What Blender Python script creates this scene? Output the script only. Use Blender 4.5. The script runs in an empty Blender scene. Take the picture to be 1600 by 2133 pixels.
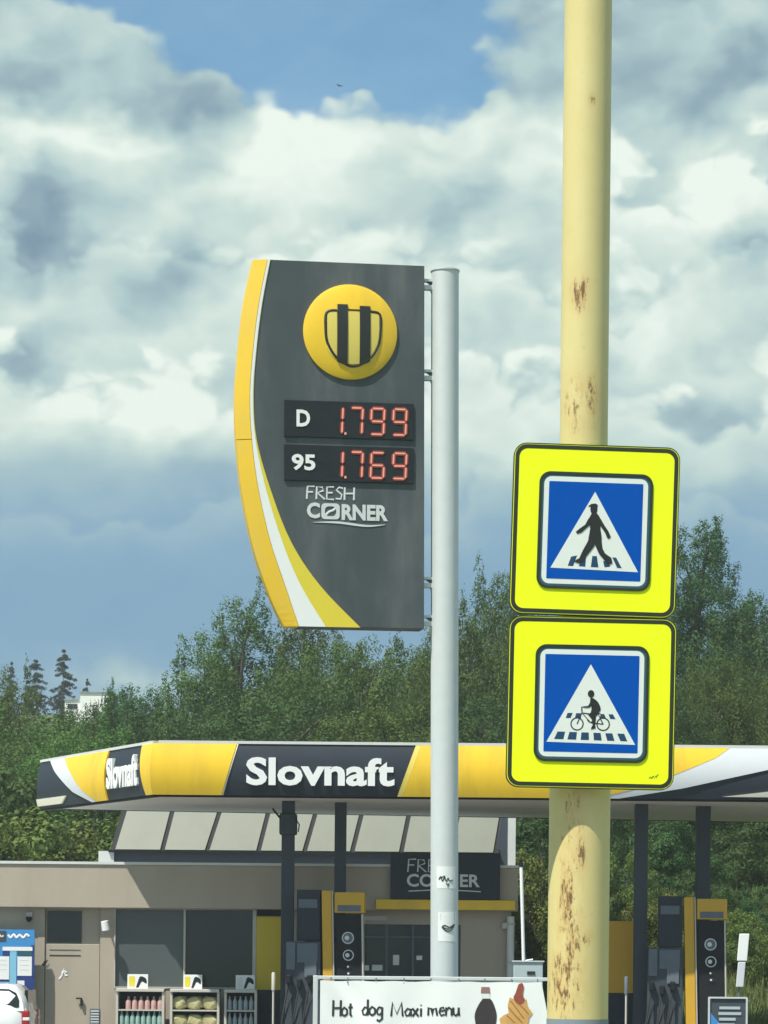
import bpy, bmesh, math, random
import numpy as np
from mathutils import Vector, Matrix
R = math.radians
S = bpy.context.scene
C = S.collection

# ------------------------------------------------------------------ camera
F = 6000.0            # focal length in photo pixels (photo 1600 x 2133)
HZ = 1985.0           # horizon row
HC = 2.0              # camera height
ROLL = R(0.5)
cam_d = bpy.data.cameras.new('camera'); cam = bpy.data.objects.new('camera', cam_d); C.objects.link(cam)
cam_d.sensor_fit = 'VERTICAL'; cam_d.sensor_height = 36.0
cam_d.lens = F / 2133.0 * 36.0
cam_d.shift_y = (HZ - 1066.5) / 2133.0
cam_d.clip_start = 0.1; cam_d.clip_end = 5000
cam.location = (0, 0, HC); cam.rotation_euler = (math.pi / 2, -ROLL, 0)
S.camera = cam

# ------------------------------------------------------------------ light
EXPO = 0.35
KE = 1.0 / 2 ** EXPO
SUN_EL, SUN_AZ = R(60.5), R(45)     # azimuth: to the left of the direction behind the camera
to_sun = Vector((-math.sin(SUN_AZ) * math.cos(SUN_EL), -math.cos(SUN_AZ) * math.cos(SUN_EL), math.sin(SUN_EL)))
sun_d = bpy.data.lights.new('sun', 'SUN'); sun_d.energy = 5.0; sun_d.angle = R(0.55); sun_d.color = (1.0, 0.955, 0.87)
sun = bpy.data.objects.new('sun', sun_d); C.objects.link(sun)
sun.rotation_euler = to_sun.to_track_quat('Z', 'Y').to_euler(); sun.location = (-40, -40, 70)
S.cycles.max_bounces = 5; S.cycles.diffuse_bounces = 3; S.cycles.glossy_bounces = 2; S.cycles.transmission_bounces = 2; S.cycles.volume_bounces = 0
S.cycles.use_adaptive_sampling = True; S.cycles.adaptive_threshold = 0.02
vs = S.view_settings
vs.view_transform = 'Standard'; vs.look = 'None'; vs.exposure = EXPO; vs.gamma = 1.0; vs.use_curve_mapping = False

# ------------------------------------------------------------------ sky
class G:
    """small helper that writes shader node expressions"""
    def __init__(s, tree): s.t = tree; s.n = tree.nodes; s.l = tree.links
    def new(s, typ, **kw):
        n = s.n.new(typ)
        for k, v in kw.items(): setattr(n, k, v)
        return n
    def put(s, sock, v):
        if hasattr(v, 'is_output'): s.l.new(v, sock)
        else: sock.default_value = v
    def m(s, op, a, b=None, c=None, clamp=False):
        n = s.new('ShaderNodeMath', operation=op); n.use_clamp = clamp
        s.put(n.inputs[0], a)
        if b is not None: s.put(n.inputs[1], b)
        if c is not None: s.put(n.inputs[2], c)
        return n.outputs[0]
    def vm(s, op, a, b=None):
        n = s.new('ShaderNodeVectorMath', operation=op); s.put(n.inputs[0], a)
        if b is not None: s.put(n.inputs[1], b)
        return n.outputs['Value'] if op in ('LENGTH', 'DOT_PRODUCT') else n.outputs[0]
    def noise(s, vec, scale, detail=4, rough=0.5, color=False, dist=0.0):
        n = s.new('ShaderNodeTexNoise'); s.put(n.inputs['Vector'], vec)
        n.inputs['Scale'].default_value = scale; n.inputs['Detail'].default_value = detail
        n.inputs['Roughness'].default_value = rough; n.inputs['Distortion'].default_value = dist
        return n.outputs['Color'] if color else n.outputs['Fac']
    def ramp(s, fac, stops, interp='LINEAR'):
        n = s.new('ShaderNodeValToRGB'); cr = n.color_ramp; cr.interpolation = interp
        while len(cr.elements) < len(stops): cr.elements.new(0.5)
        for e, (p, c) in zip(cr.elements, stops):
            e.position = p; e.color = (c, c, c, 1) if not isinstance(c, (tuple, list)) else (*c[:3], 1)
        s.put(n.inputs[0], fac); return n.outputs[0]
    def mix(s, fac, a, b, blend='MIX'):
        n = s.new('ShaderNodeMix', data_type='RGBA', blend_type=blend)
        s.put(n.inputs[0], fac)
        s.put(n.inputs[6], a if hasattr(a, 'is_output') else (*a[:3], 1)); s.put(n.inputs[7], b if hasattr(b, 'is_output') else (*b[:3], 1))
        return n.outputs[2]
    def smooth(s, x, lo, hi):
        n = s.new('ShaderNodeMapRange', interpolation_type='SMOOTHSTEP'); s.put(n.inputs[0], x)
        n.inputs[1].default_value = lo; n.inputs[2].default_value = hi
        return n.outputs[0]

def lin(r, g, b):
    f = lambda c: c / 12.92 if c <= 0.04045 else ((c + 0.055) / 1.055) ** 2.4
    return tuple(f(x / 255.0) for x in (r, g, b))
def sc(col, k): return tuple(x * k for x in col)

W = bpy.data.worlds.new('World'); S.world = W; W.use_nodes = True
W.cycles.sampling_method = 'MANUAL'; W.cycles.sample_map_resolution = 512
g = G(W.node_tree); g.n.clear()
out = g.new('ShaderNodeOutputWorld')
sky = g.new('ShaderNodeTexSky', sky_type='NISHITA'); sky.sun_disc = False
sky.sun_elevation = SUN_EL; sky.sun_rotation = math.atan2(to_sun.x, to_sun.y)
sky.air_density = 1.0; sky.dust_density = 0.3; sky.ozone_density = 2.0
bg_sky = g.new('ShaderNodeBackground'); g.l.new(g.mix(1.0, sky.outputs[0], (0.78, 1.10, 1.12), 'MULTIPLY'), bg_sky.inputs[0]); bg_sky.inputs[1].default_value = 0.095
tc = g.new('ShaderNodeTexCoord'); d = tc.outputs['Generated']
sep = g.new('ShaderNodeSeparateXYZ'); g.l.new(d, sep.inputs[0])
x, y, z = sep.outputs
hyp = g.m('SQRT', g.m('ADD', g.m('MULTIPLY', x, x), g.m('MULTIPLY', y, y)))
V = g.m('MINIMUM', g.m('DIVIDE', g.m('MULTIPLY', g.m('MAXIMUM', z, 0.0), 6.0), g.m('MAXIMUM', hyp, 0.05)), 12.0)
yf = g.m('MAXIMUM', y, 0.05)
U = g.m('MAXIMUM', g.m('MINIMUM', g.m('DIVIDE', g.m('MULTIPLY', x, 6.0), yf), 9.0), -9.0)
def blobs(lst):
    tot = None
    for px, py, ax, ay, w in lst:
        u0, v0 = (px - 800) / 1000.0, (HZ - py) / 1000.0
        a = g.m('DIVIDE', g.m('SUBTRACT', Uw, u0), ax / 1000.0); b = g.m('DIVIDE', g.m('SUBTRACT', Vw, v0), ay / 1000.0)
        r2 = g.m('ADD', g.m('MULTIPLY', a, a), g.m('MULTIPLY', b, b))
        e = g.m('MULTIPLY', g.m('EXPONENT', g.m('MULTIPLY', r2, -1.0)), w)
        tot = e if tot is None else g.m('ADD', tot, e)
    return tot
comb = g.new('ShaderNodeCombineXYZ'); g.put(comb.inputs[0], g.m('MULTIPLY', x, 6.0)); g.put(comb.inputs[1], g.m('MULTIPLY', y, 6.0)); g.put(comb.inputs[2], g.m('MULTIPLY', z, 8.5))
q = comb.outputs[0]
wv = g.vm('SUBTRACT', g.noise(q, 4.5, 3, 0.6, color=True), (0.5, 0.5, 0.5))
sw = g.new('ShaderNodeSeparateXYZ'); g.l.new(wv, sw.inputs[0])
Uw = g.m('ADD', U, g.m('MULTIPLY', sw.outputs[0], 0.24)); Vw = g.m('ADD', V, g.m('MULTIPLY', sw.outputs[2], 0.20))
ws = g.new('ShaderNodeVectorMath', operation='SCALE'); g.l.new(wv, ws.inputs[0]); ws.inputs[3].default_value = 0.22
q2 = g.vm('ADD', q, ws.outputs[0])
n1 = g.noise(q2, 1.7, 5, 0.52)
def puff(vec, scale, det):
    v_ = g.new('ShaderNodeTexVoronoi', feature='F1'); v_.inputs['Scale'].default_value = scale; v_.inputs['Detail'].default_value = det; v_.inputs['Roughness'].default_value = 0.55
    g.put(v_.inputs['Vector'], vec); return v_.outputs['Distance']
pf1 = puff(q2, 3.1, 2.0)
pf2 = puff(g.vm('ADD', q2, (-0.035, -0.01, 0.06)), 3.1, 2.0)
n2 = g.noise(g.vm('ADD', q2, (-0.08, -0.02, 0.13)), 1.7, 4, 0.52)
nb = g.noise(g.vm('ADD', q, (7.3, 1.1, 3.7)), 1.1, 2, 0.5)          # broad thick / thin parts
# coverage by elevation, raised overhead to neutralise the ambient light, plus the banks in front
cov = g.ramp(g.m('DIVIDE', Vw, 4.0), [(0.0, 1.2), (0.37, 1.15), (0.422, 0.72), (0.448, 0.30), (0.53, 0.36), (0.70, 0.62), (1.0, 0.66)])
cb = blobs([(20, 110, 290, 120, 0.8), (380, 240, 110, 110, 0.55), (1400, 110, 370, 240, 0.85), (1616, 385, 80, 42, -0.6), (650, 90, 250, 130, -0.25),
            (700, 205, 330, 22, 0.16)])
dens = g.m('ADD', g.m('ADD', cov, cb), g.m('ADD', g.m('MULTIPLY', g.m('SUBTRACT', n1, 0.5), 0.55), g.m('MULTIPLY', g.m('SUBTRACT', 0.80, pf1), 0.40)))
alpha = g.m('ADD', 0.12, g.m('MULTIPLY', g.smooth(dens, 0.45, 0.60), 0.88))
# light on the clouds: lit where the mass thins towards the sun, grey in the thick middle and at the bases
relief = g.m('ADD', g.m('SUBTRACT', n1, n2), g.m('MULTIPLY', g.m('SUBTRACT', pf2, pf1), 0.55))
amp = g.ramp(g.m('DIVIDE', V, 4.0), [(0.0, 0.12), (0.20, 0.14), (0.245, 0.4), (0.28, 1.0), (1.0, 1.0)])
base = g.ramp(g.m('DIVIDE', Vw, 4.0), [(0.0, 0.30), (0.11, 0.24), (0.145, 0.15), (0.185, 0.12), (0.225, 0.20), (0.25, 0.30), (0.272, 0.62), (0.32, 0.62), (0.375, 0.72), (0.425, 0.84), (0.45, 0.52), (0.50, 0.46), (1.0, 0.45)])
sb = blobs([(50, 480, 150, 110, -0.50), (330, 590, 170, 60, -0.38), (380, 265, 95, 100, -0.62), (930, 430, 150, 55, -0.42), (1540, 510, 75, 85, -0.5), (40, 120, 240, 100, -0.22), (70, 240, 100, 40, -0.25),
            (1420, 130, 380, 200, -0.20), (300, 850, 150, 50, 0.22), (1440, 405, 150, 75, 0.36), (600, 320, 260, 70, 0.16), (180, 290, 170, 60, 0.2),
            (60, 770, 150, 80, -0.14), (1540, 900, 100, 50, -0.22), (1330, 700, 80, 60, 0.16), (1560, 800, 80, 60, 0.2), (1050, 860, 200, 70, 0.10), (700, 690, 500, 40, 0.05), (280, 1430, 160, 45, 0.34), (900, 985, 160, 40, 0.16), (1450, 985, 200, 40, 0.18)])
sh = g.m('ADD', g.m('ADD', base, sb), g.m('MULTIPLY', amp, g.m('ADD', g.m('MULTIPLY', relief, 0.85), g.m('MULTIPLY', g.m('SUBTRACT', nb, 0.5), 0.45))))
# cloud banks one behind another: bright billowing top edge, greyer towards its base
bil = g.m('ADD', g.m('MULTIPLY', g.m('SUBTRACT', 0.80, pf1), 0.26), g.m('MULTIPLY', g.m('SUBTRACT', n1, 0.5), 0.55))
def bank(vtop, amp_, fall, um=None):
    t_ = g.m('SUBTRACT', g.m('ADD', vtop, bil), V)
    lit_ = g.m('MULTIPLY', g.smooth(t_, -0.012, 0.045), g.m('EXPONENT', g.m('DIVIDE', g.m('MAXIMUM', t_, 0.0), -fall)))
    drk = g.m('MULTIPLY', g.smooth(g.m('MULTIPLY', t_, -1.0), -0.01, 0.035), g.m('EXPONENT', g.m('DIVIDE', g.m('MINIMUM', t_, 0.0), fall * 0.9)))
    r_ = g.m('SUBTRACT', g.m('MULTIPLY', lit_, amp_), g.m('MULTIPLY', drk, amp_ * 0.55))
    return r_ if um is None else g.m('MULTIPLY', r_, g.smooth(Uw, *um))
for b_ in (bank(1.25, 0.28, 0.13), bank(1.50, 0.20, 0.12), bank(1.66, 0.30, 0.13, (0.30, 0.48)), bank(0.99, 0.12, 0.08)): sh = g.m('ADD', sh, b_)
cc_lo = g.ramp(sh, [(0.0, sc(lin(110, 156, 192), KE)), (0.20, sc(lin(132, 171, 197), KE)), (0.42, sc(lin(164, 194, 203), KE)), (0.66, sc(lin(200, 223, 217), KE)), (0.95, sc(lin(238, 251, 240), KE))])
cc_hi = g.ramp(sh, [(0.0, sc(lin(122, 149, 169), KE)), (0.22, sc(lin(147, 174, 186), KE)), (0.45, sc(lin(178, 204, 206), KE)), (0.68, sc(lin(208, 227, 220), KE)), (0.95, sc(lin(240, 251, 241), KE))])
ccol = g.mix(g.smooth(V, 0.92, 1.12), cc_lo, cc_hi)
bg_c = g.new('ShaderNodeBackground'); g.l.new(ccol, bg_c.inputs[0]); bg_c.inputs[1].default_value = 1.0
ms = g.new('ShaderNodeMixShader'); g.l.new(alpha, ms.inputs[0]); g.l.new(bg_sky.outputs[0], ms.inputs[1]); g.l.new(bg_c.outputs[0], ms.inputs[2])
g.l.new(ms.outputs[0], out.inputs[0])

# ------------------------------------------------------------------ helpers
def P(px, py, Y):
    """photo pixel seen at depth Y -> world point"""
    u, v = px - 800.0, HZ - py
    u0 = u * math.cos(ROLL) - v * math.sin(ROLL); v0 = u * math.sin(ROLL) + v * math.cos(ROLL)
    return Vector((u0 / F * Y, Y, HC + v0 / F * Y))

class MB:
    def __init__(s): s.v = []; s.f = []
    def add(s, vs, fs):
        o = len(s.v); s.v += [tuple(p) for p in vs]; s.f += [tuple(i + o for i in f) for f in fs]; return s
    def box(s, x0, x1, y0, y1, z0, z1):
        return s.add([(x0, y0, z0), (x1, y0, z0), (x1, y1, z0), (x0, y1, z0), (x0, y0, z1), (x1, y0, z1), (x1, y1, z1), (x0, y1, z1)],
                     [(0, 3, 2, 1), (4, 5, 6, 7), (0, 1, 5, 4), (1, 2, 6, 5), (2, 3, 7, 6), (3, 0, 4, 7)])
    def prism(s, poly, y0, y1):
        """poly of (x, z) extruded from y0 to y1"""
        n = len(poly)
        return s.add([(p[0], y0, p[1]) for p in poly] + [(p[0], y1, p[1]) for p in poly],
                     [tuple(range(n)), tuple(range(2 * n - 1, n - 1, -1))] + [(i, i + n, (i + 1) % n + n, (i + 1) % n) for i in range(n)])
    def plate(s, poly, z0, z1):
        n = len(poly)
        return s.add([(p[0], p[1], z0) for p in poly] + [(p[0], p[1], z1) for p in poly],
                     [tuple(range(n)), tuple(range(2 * n - 1, n - 1, -1))] + [(i, i + n, (i + 1) % n + n, (i + 1) % n) for i in range(n)])
    def ring(s, a, b, y0, y1):
        """frame between outline a and outline b (same count)"""
        n = len(a); vs = [(p[0], y0, p[1]) for p in a] + [(p[0], y0, p[1]) for p in b] + [(p[0], y1, p[1]) for p in a] + [(p[0], y1, p[1]) for p in b]
        fs = []
        for i in range(n):
            j = (i + 1) % n
            fs += [(i, j, n + j, n + i), (2 * n + i, 3 * n + i, 3 * n + j, 2 * n + j), (i, 2 * n + i, 2 * n + j, j), (n + i, n + j, 3 * n + j, 3 * n + i)]
        return s.add(vs, fs)
    def tube(s, path, radii, n=12, cap=True):
        path = [Vector(p) for p in path]
        if not hasattr(radii, '__len__'): radii = [radii] * len(path)
        vs = []; ref = None
        for i, p in enumerate(path):
            t = (path[min(i + 1, len(path) - 1)] - path[max(i - 1, 0)]).normalized()
            if ref is None: ref = Vector((1, 0, 0)) if abs(t.x) < 0.9 else Vector((0, 1, 0))
            a = (ref - t * ref.dot(t)).normalized(); b = t.cross(a); ref = a
            for k in range(n):
                an = 2 * math.pi * k / n; vs.append(p + (a * math.cos(an) + b * math.sin(an)) * radii[i])
        fs = []
        for i in range(len(path) - 1):
            for k in range(n): fs.append((i * n + k, i * n + (k + 1) % n, (i + 1) * n + (k + 1) % n, (i + 1) * n + k))
        if cap: fs += [tuple(range(n - 1, -1, -1)), tuple(range((len(path) - 1) * n, len(path) * n))]
        return s.add(vs, fs)
    def grid(s, pts):
        """pts[row][col] single sheet"""
        nr, nc = len(pts), len(pts[0])
        return s.add([p for r in pts for p in r], [(r * nc + c, r * nc + c + 1, (r + 1) * nc + c + 1, (r + 1) * nc + c) for r in range(nr - 1) for c in range(nc - 1)])
    def slab(s, pts, back):
        """closed thin slab: front sheet pts and the same moved by vector back"""
        nr, nc = len(pts), len(pts[0]); o = len(s.v); b = Vector(back)
        s.grid(pts); s.grid([[Vector(p) + b for p in r] for r in pts]); k = nr * nc
        edge = [(0, c) for c in range(nc)] + [(r, nc - 1) for r in range(1, nr)] + [(nr - 1, c) for c in range(nc - 2, -1, -1)] + [(r, 0) for r in range(nr - 2, 0, -1)]
        ids = [r * nc + c for r, c in edge]
        for i in range(len(ids)):
            a, c = ids[i], ids[(i + 1) % len(ids)]; s.f.append((o + a, o + a + k, o + c + k, o + c))
        return s
    def build(s, name, mat, parent=None, org=(0, 0, 0), smooth=False, bevel=0.0, loc=None, rot=None):
        me = bpy.data.meshes.new(name)
        me.from_pydata([(p[0] - org[0], p[1] - org[1], p[2] - org[2]) for p in s.v], [], s.f)
        bm = bmesh.new(); bm.from_mesh(me); bmesh.ops.recalc_face_normals(bm, faces=bm.faces)
        if bevel > 0:
            bmesh.ops.bevel(bm, geom=[e for e in bm.edges if e.is_manifold and e.calc_face_angle(0) > 0.6], offset=bevel, segments=2, profile=0.5, affect='EDGES')
        bm.to_mesh(me); bm.free()
        if smooth:
            me.polygons.foreach_set('use_smooth', [True] * len(me.polygons))
            me.set_sharp_from_angle(angle=R(40))
        me.materials.append(mat)
        o = bpy.data.objects.new(name, me); C.objects.link(o)
        if parent is not None: o.parent = parent
        if loc is not None: o.location = loc
        if rot is not None: o.rotation_euler = rot
        return o

def tag(o, label, cat, group=None):
    o['label'] = label; o['category'] = cat
    if group: o['group'] = group
    return o
def thing(name, label, cat, loc=(0, 0, 0), rot=(0, 0, 0), group=None):
    o = bpy.data.objects.new(name, None); C.objects.link(o); o.location = loc; o.rotation_euler = rot; o.empty_display_size = 0.2
    return tag(o, label, cat, group)
def copy_tree(o, parent=None):
    c = o.copy(); C.objects.link(c); c.parent = parent
    for ch in list(o.children): copy_tree(ch, c)
    return c
def structure(o): o['kind'] = 'structure'; return o

def mat(name, col, rough=0.6, metal=0.0, var=0.10, scale=3.0, bump=0.0, bscale=40.0, coat=0.0, emit=None, spec=0.5, dirt=None):
    m = bpy.data.materials.new(name); m.use_nodes = True
    k = G(m.node_tree); b = m.node_tree.nodes['Principled BSDF']
    b.inputs['Roughness'].default_value = rough; b.inputs['Metallic'].default_value = metal
    b.inputs['Coat Weight'].default_value = coat; b.inputs['Specular IOR Level'].default_value = spec
    co = k.new('ShaderNodeTexCoord').outputs['Object']
    n = k.noise(co, scale, 6, 0.6)
    c = k.mix(n, sc(col, 1 - var), sc(col, 1 + var))
    if dirt:
        dc, amt, dscale = dirt
        mp = k.new('ShaderNodeMapping'); k.l.new(co, mp.inputs[0]); mp.inputs['Scale'].default_value = (1, 1, 0.25)
        dn = k.smooth(k.noise(mp.outputs[0], dscale, 7, 0.65), 0.42, 0.75)
        c = k.mix(k.m('MULTIPLY', dn, amt), c, dc)
    k.l.new(c, b.inputs['Base Color'])
    rn = k.m('ADD', rough - 0.06, k.m('MULTIPLY', k.noise(co, scale * 4, 3, 0.5), 0.12)); k.l.new(rn, b.inputs['Roughness'])
    if bump > 0:
        bp = k.new('ShaderNodeBump'); bp.inputs['Strength'].default_value = bump; bp.inputs['Distance'].default_value = 0.02
        k.l.new(k.noise(co, bscale, 4, 0.6), bp.inputs['Height']); k.l.new(bp.outputs[0], b.inputs['Normal'])
    if emit:
        b.inputs['Emission Color'].default_value = (*emit[0], 1); b.inputs['Emission Strength'].default_value = emit[1]
    return m

M = {}
M['asphalt'] = mat('asphalt', (0.055, 0.056, 0.058), 0.85, var=0.25, scale=1.5, bump=0.4, bscale=60)
M['concrete'] = mat('concrete_paving', (0.13, 0.128, 0.125), 0.8, var=0.18, scale=0.8, bump=0.25, dirt=((0.07, 0.07, 0.07), 0.5, 0.7))
M['pavement'] = mat('pavement_slab', (0.33, 0.32, 0.29), 0.8, var=0.15, scale=1.5, bump=0.25)
M['kerb'] = mat('kerb_stone', (0.36, 0.355, 0.34), 0.8, var=0.15, scale=2, bump=0.3)
M['paint'] = mat('road_paint', (0.72, 0.72, 0.70), 0.6, var=0.15, scale=5, dirt=((0.2, 0.2, 0.2), 0.6, 5))
M['grass'] = mat('grass_ground', (0.10, 0.135, 0.05), 0.9, var=0.45, scale=0.9, bump=0.6, bscale=12)
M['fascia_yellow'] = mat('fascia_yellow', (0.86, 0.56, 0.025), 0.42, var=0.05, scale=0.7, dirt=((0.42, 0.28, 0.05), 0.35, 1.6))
M['fascia_dark'] = mat('fascia_anthracite', (0.024, 0.033, 0.046), 0.5, var=0.15, scale=0.8, spec=0.3)
M['fascia_white'] = mat('fascia_white', (0.62, 0.65, 0.68), 0.45, var=0.06, scale=0.8)
M['letter_white'] = mat('letter_white', (0.82, 0.83, 0.82), 0.45, var=0.04, scale=4)
M['trim_white'] = mat('trim_white', (0.62, 0.64, 0.62), 0.5, var=0.12, scale=2)
M['soffit'] = mat('soffit_grey', (0.78, 0.75, 0.68), 0.6, var=0.10, scale=0.5)
M['column'] = mat('column_slate', (0.060, 0.075, 0.092), 0.6, var=0.15, scale=1, spec=0.2)
M['cream'] = mat('cream_panel', (0.80, 0.76, 0.62), 0.5, var=0.05)
M['roof'] = mat('roof_sheet', (0.30, 0.31, 0.31), 0.6, var=0.1)
M['wall'] = mat('render_greige', (0.41, 0.358, 0.285), 0.8, var=0.07, scale=1.2, bump=0.15, bscale=50, dirt=((0.28, 0.25, 0.19), 0.35, 1.2))
M['wall_frame'] = mat('frame_greige', (0.50, 0.48, 0.43), 0.6, var=0.08)
M['glass'] = mat('dark_glass', (0.016, 0.026, 0.030), 0.10, var=0.3, scale=0.6, spec=0.5)
M['glass_b'] = mat('sunlit_glass', (0.080, 0.098, 0.098), 0.22, var=0.12, scale=0.8)  # paler copy of the dark glass, sunlit look of the left pane in its colour
M['roofglass'] = mat('rooflight_sheet', (0.165, 0.178, 0.138), 0.45, var=0.06, scale=1.0, dirt=((0.13, 0.135, 0.11), 0.5, 1.5))
M['black'] = mat('black_plastic', (0.014, 0.016, 0.018), 0.6, var=0.2, spec=0.2)
M['black_rubber'] = mat('black_rubber', (0.02, 0.02, 0.02), 0.7)
M['grey_plastic'] = mat('grey_plastic', (0.13, 0.155, 0.185), 0.6, var=0.2, spec=0.2)
M['steel'] = mat('galvanised_steel', (0.60, 0.645, 0.645), 0.5, metal=0.15, var=0.08, scale=5, bump=0.03, bscale=90)
M['totem_grey'] = mat('totem_grey', (0.054, 0.068, 0.075), 0.5, var=0.22, scale=1.3, dirt=((0.15, 0.165, 0.165), 0.75, 1.1))
M['totem_orange'] = mat('totem_edge_yellow', (0.82, 0.53, 0.03), 0.45, var=0.06, scale=2, dirt=((0.6, 0.5, 0.2), 0.25, 4))
M['totem_yellow'] = mat('totem_stripe_yellow', (0.76, 0.62, 0.045), 0.45, var=0.05, scale=2)
M['totem_white'] = mat('totem_stripe_white', (0.84, 0.86, 0.84), 0.45, var=0.04, scale=2)
M['pale_yellow'] = mat('pale_yellow', (0.72, 0.58, 0.12), 0.5, var=0.04)
M['display'] = mat('display_black', (0.020, 0.026, 0.031), 0.6, var=0.25, scale=4, spec=0.15)
M['led'] = mat('led_pale', (0.50, 0.24, 0.18), 0.5, emit=((1.0, 0.40, 0.27), 0.30))
M['led_red'] = mat('led_red', (0.22, 0.03, 0.02), 0.5, emit=((1.0, 0.12, 0.06), 0.08))
M['letter_grey'] = mat('letter_pale', (0.62, 0.66, 0.66), 0.5, var=0.12, scale=10)
M['fluor'] = mat('fluorescent_yellow', (0.86, 1.0, 0.012), 0.5, var=0.03, scale=5, spec=0.2, dirt=((0.62, 0.74, 0.03), 0.22, 3.0))
M['sign_border'] = mat('sign_border_black', (0.020, 0.026, 0.012), 0.5)
M['sign_blue'] = mat('sign_blue', (0.0, 0.078, 0.40), 0.5, var=0.07, scale=4, spec=0.12)
M['sign_white'] = mat('sign_white', (0.70, 0.76, 0.70), 0.45, var=0.05, scale=8)
M['sign_darkblue'] = mat('sign_edge_blue', (0.02, 0.10, 0.13), 0.45)
M['sign_navy'] = mat('sign_navy', (0.006, 0.05, 0.12), 0.5)
M['sign_black'] = mat('sign_black', (0.012, 0.016, 0.014), 0.5)
M['banner'] = mat('banner_pvc', (0.84, 0.88, 0.85), 0.55, var=0.03, scale=2, spec=0.3)
M['ink'] = mat('printed_ink', (0.025, 0.03, 0.03), 0.6, var=0.3, scale=20)
M['paper'] = mat('white_paper', (0.74, 0.78, 0.76), 0.7, var=0.06)
M['cola'] = mat('cola_print', (0.035, 0.03, 0.03), 0.5, var=0.3, scale=10)
M['bun'] = mat('bun_print', (0.62, 0.36, 0.11), 0.6, var=0.25, scale=12)
M['bun_dark'] = mat('bun_stripe_print', (0.42, 0.2, 0.05), 0.6, var=0.25, scale=12)
M['sausage'] = mat('sausage_print', (0.30, 0.07, 0.04), 0.5, var=0.25, scale=12)
M['cap_red'] = mat('cap_print', (0.30, 0.16, 0.14), 0.5)
M['board_blue'] = mat('board_blue', (0.05, 0.26, 0.58), 0.4, var=0.15, scale=0.8)
M['board_navy'] = mat('board_navy', (0.018, 0.045, 0.20), 0.4, var=0.1)
M['board_sky'] = mat('board_lightblue', (0.22, 0.52, 0.70), 0.4, var=0.1)
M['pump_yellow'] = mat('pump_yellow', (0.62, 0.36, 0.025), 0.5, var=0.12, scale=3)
M['panel_yellow'] = mat('panel_yellow', (0.62, 0.47, 0.02), 0.5, var=0.08, scale=2)
M['car_white'] = mat('car_white', (0.78, 0.80, 0.80), 0.25, var=0.02, coat=1.0)
M['car_glass'] = mat('car_glass', (0.012, 0.02, 0.02), 0.06, var=0.1)
M['tail_red'] = mat('tail_red', (0.35, 0.02, 0.02), 0.2, coat=0.5)
M['chrome'] = mat('rim_metal', (0.5, 0.5, 0.5), 0.3, metal=0.9)
M['rack'] = mat('rack_beige', (0.55, 0.53, 0.47), 0.6, var=0.08)
M['bottle_pink'] = mat('bottle_pink', (0.50, 0.31, 0.28), 0.4, var=0.15, scale=15)
M['bottle_teal'] = mat('bottle_teal', (0.25, 0.40, 0.35), 0.3, var=0.3, scale=15)
M['bottle_grey'] = mat('bottle_grey', (0.30, 0.36, 0.38), 0.3, var=0.3, scale=15)
M['sack'] = mat('sack_yellow', (0.48, 0.44, 0.22), 0.55, var=0.25, scale=7, bump=0.5, bscale=12)
M['bark'] = mat('bark', (0.10, 0.085, 0.065), 0.9, var=0.3, scale=6, bump=0.5, bscale=15)
M["house_white"] = mat("house_white", (0.85, 0.85, 0.83), 0.7, var=0.05)
M['cabinet'] = mat('cabinet_grey', (0.42, 0.50, 0.52), 0.5, var=0.06)
M['bird'] = mat('bird_dark', (0.03, 0.03, 0.03), 0.8)

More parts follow.
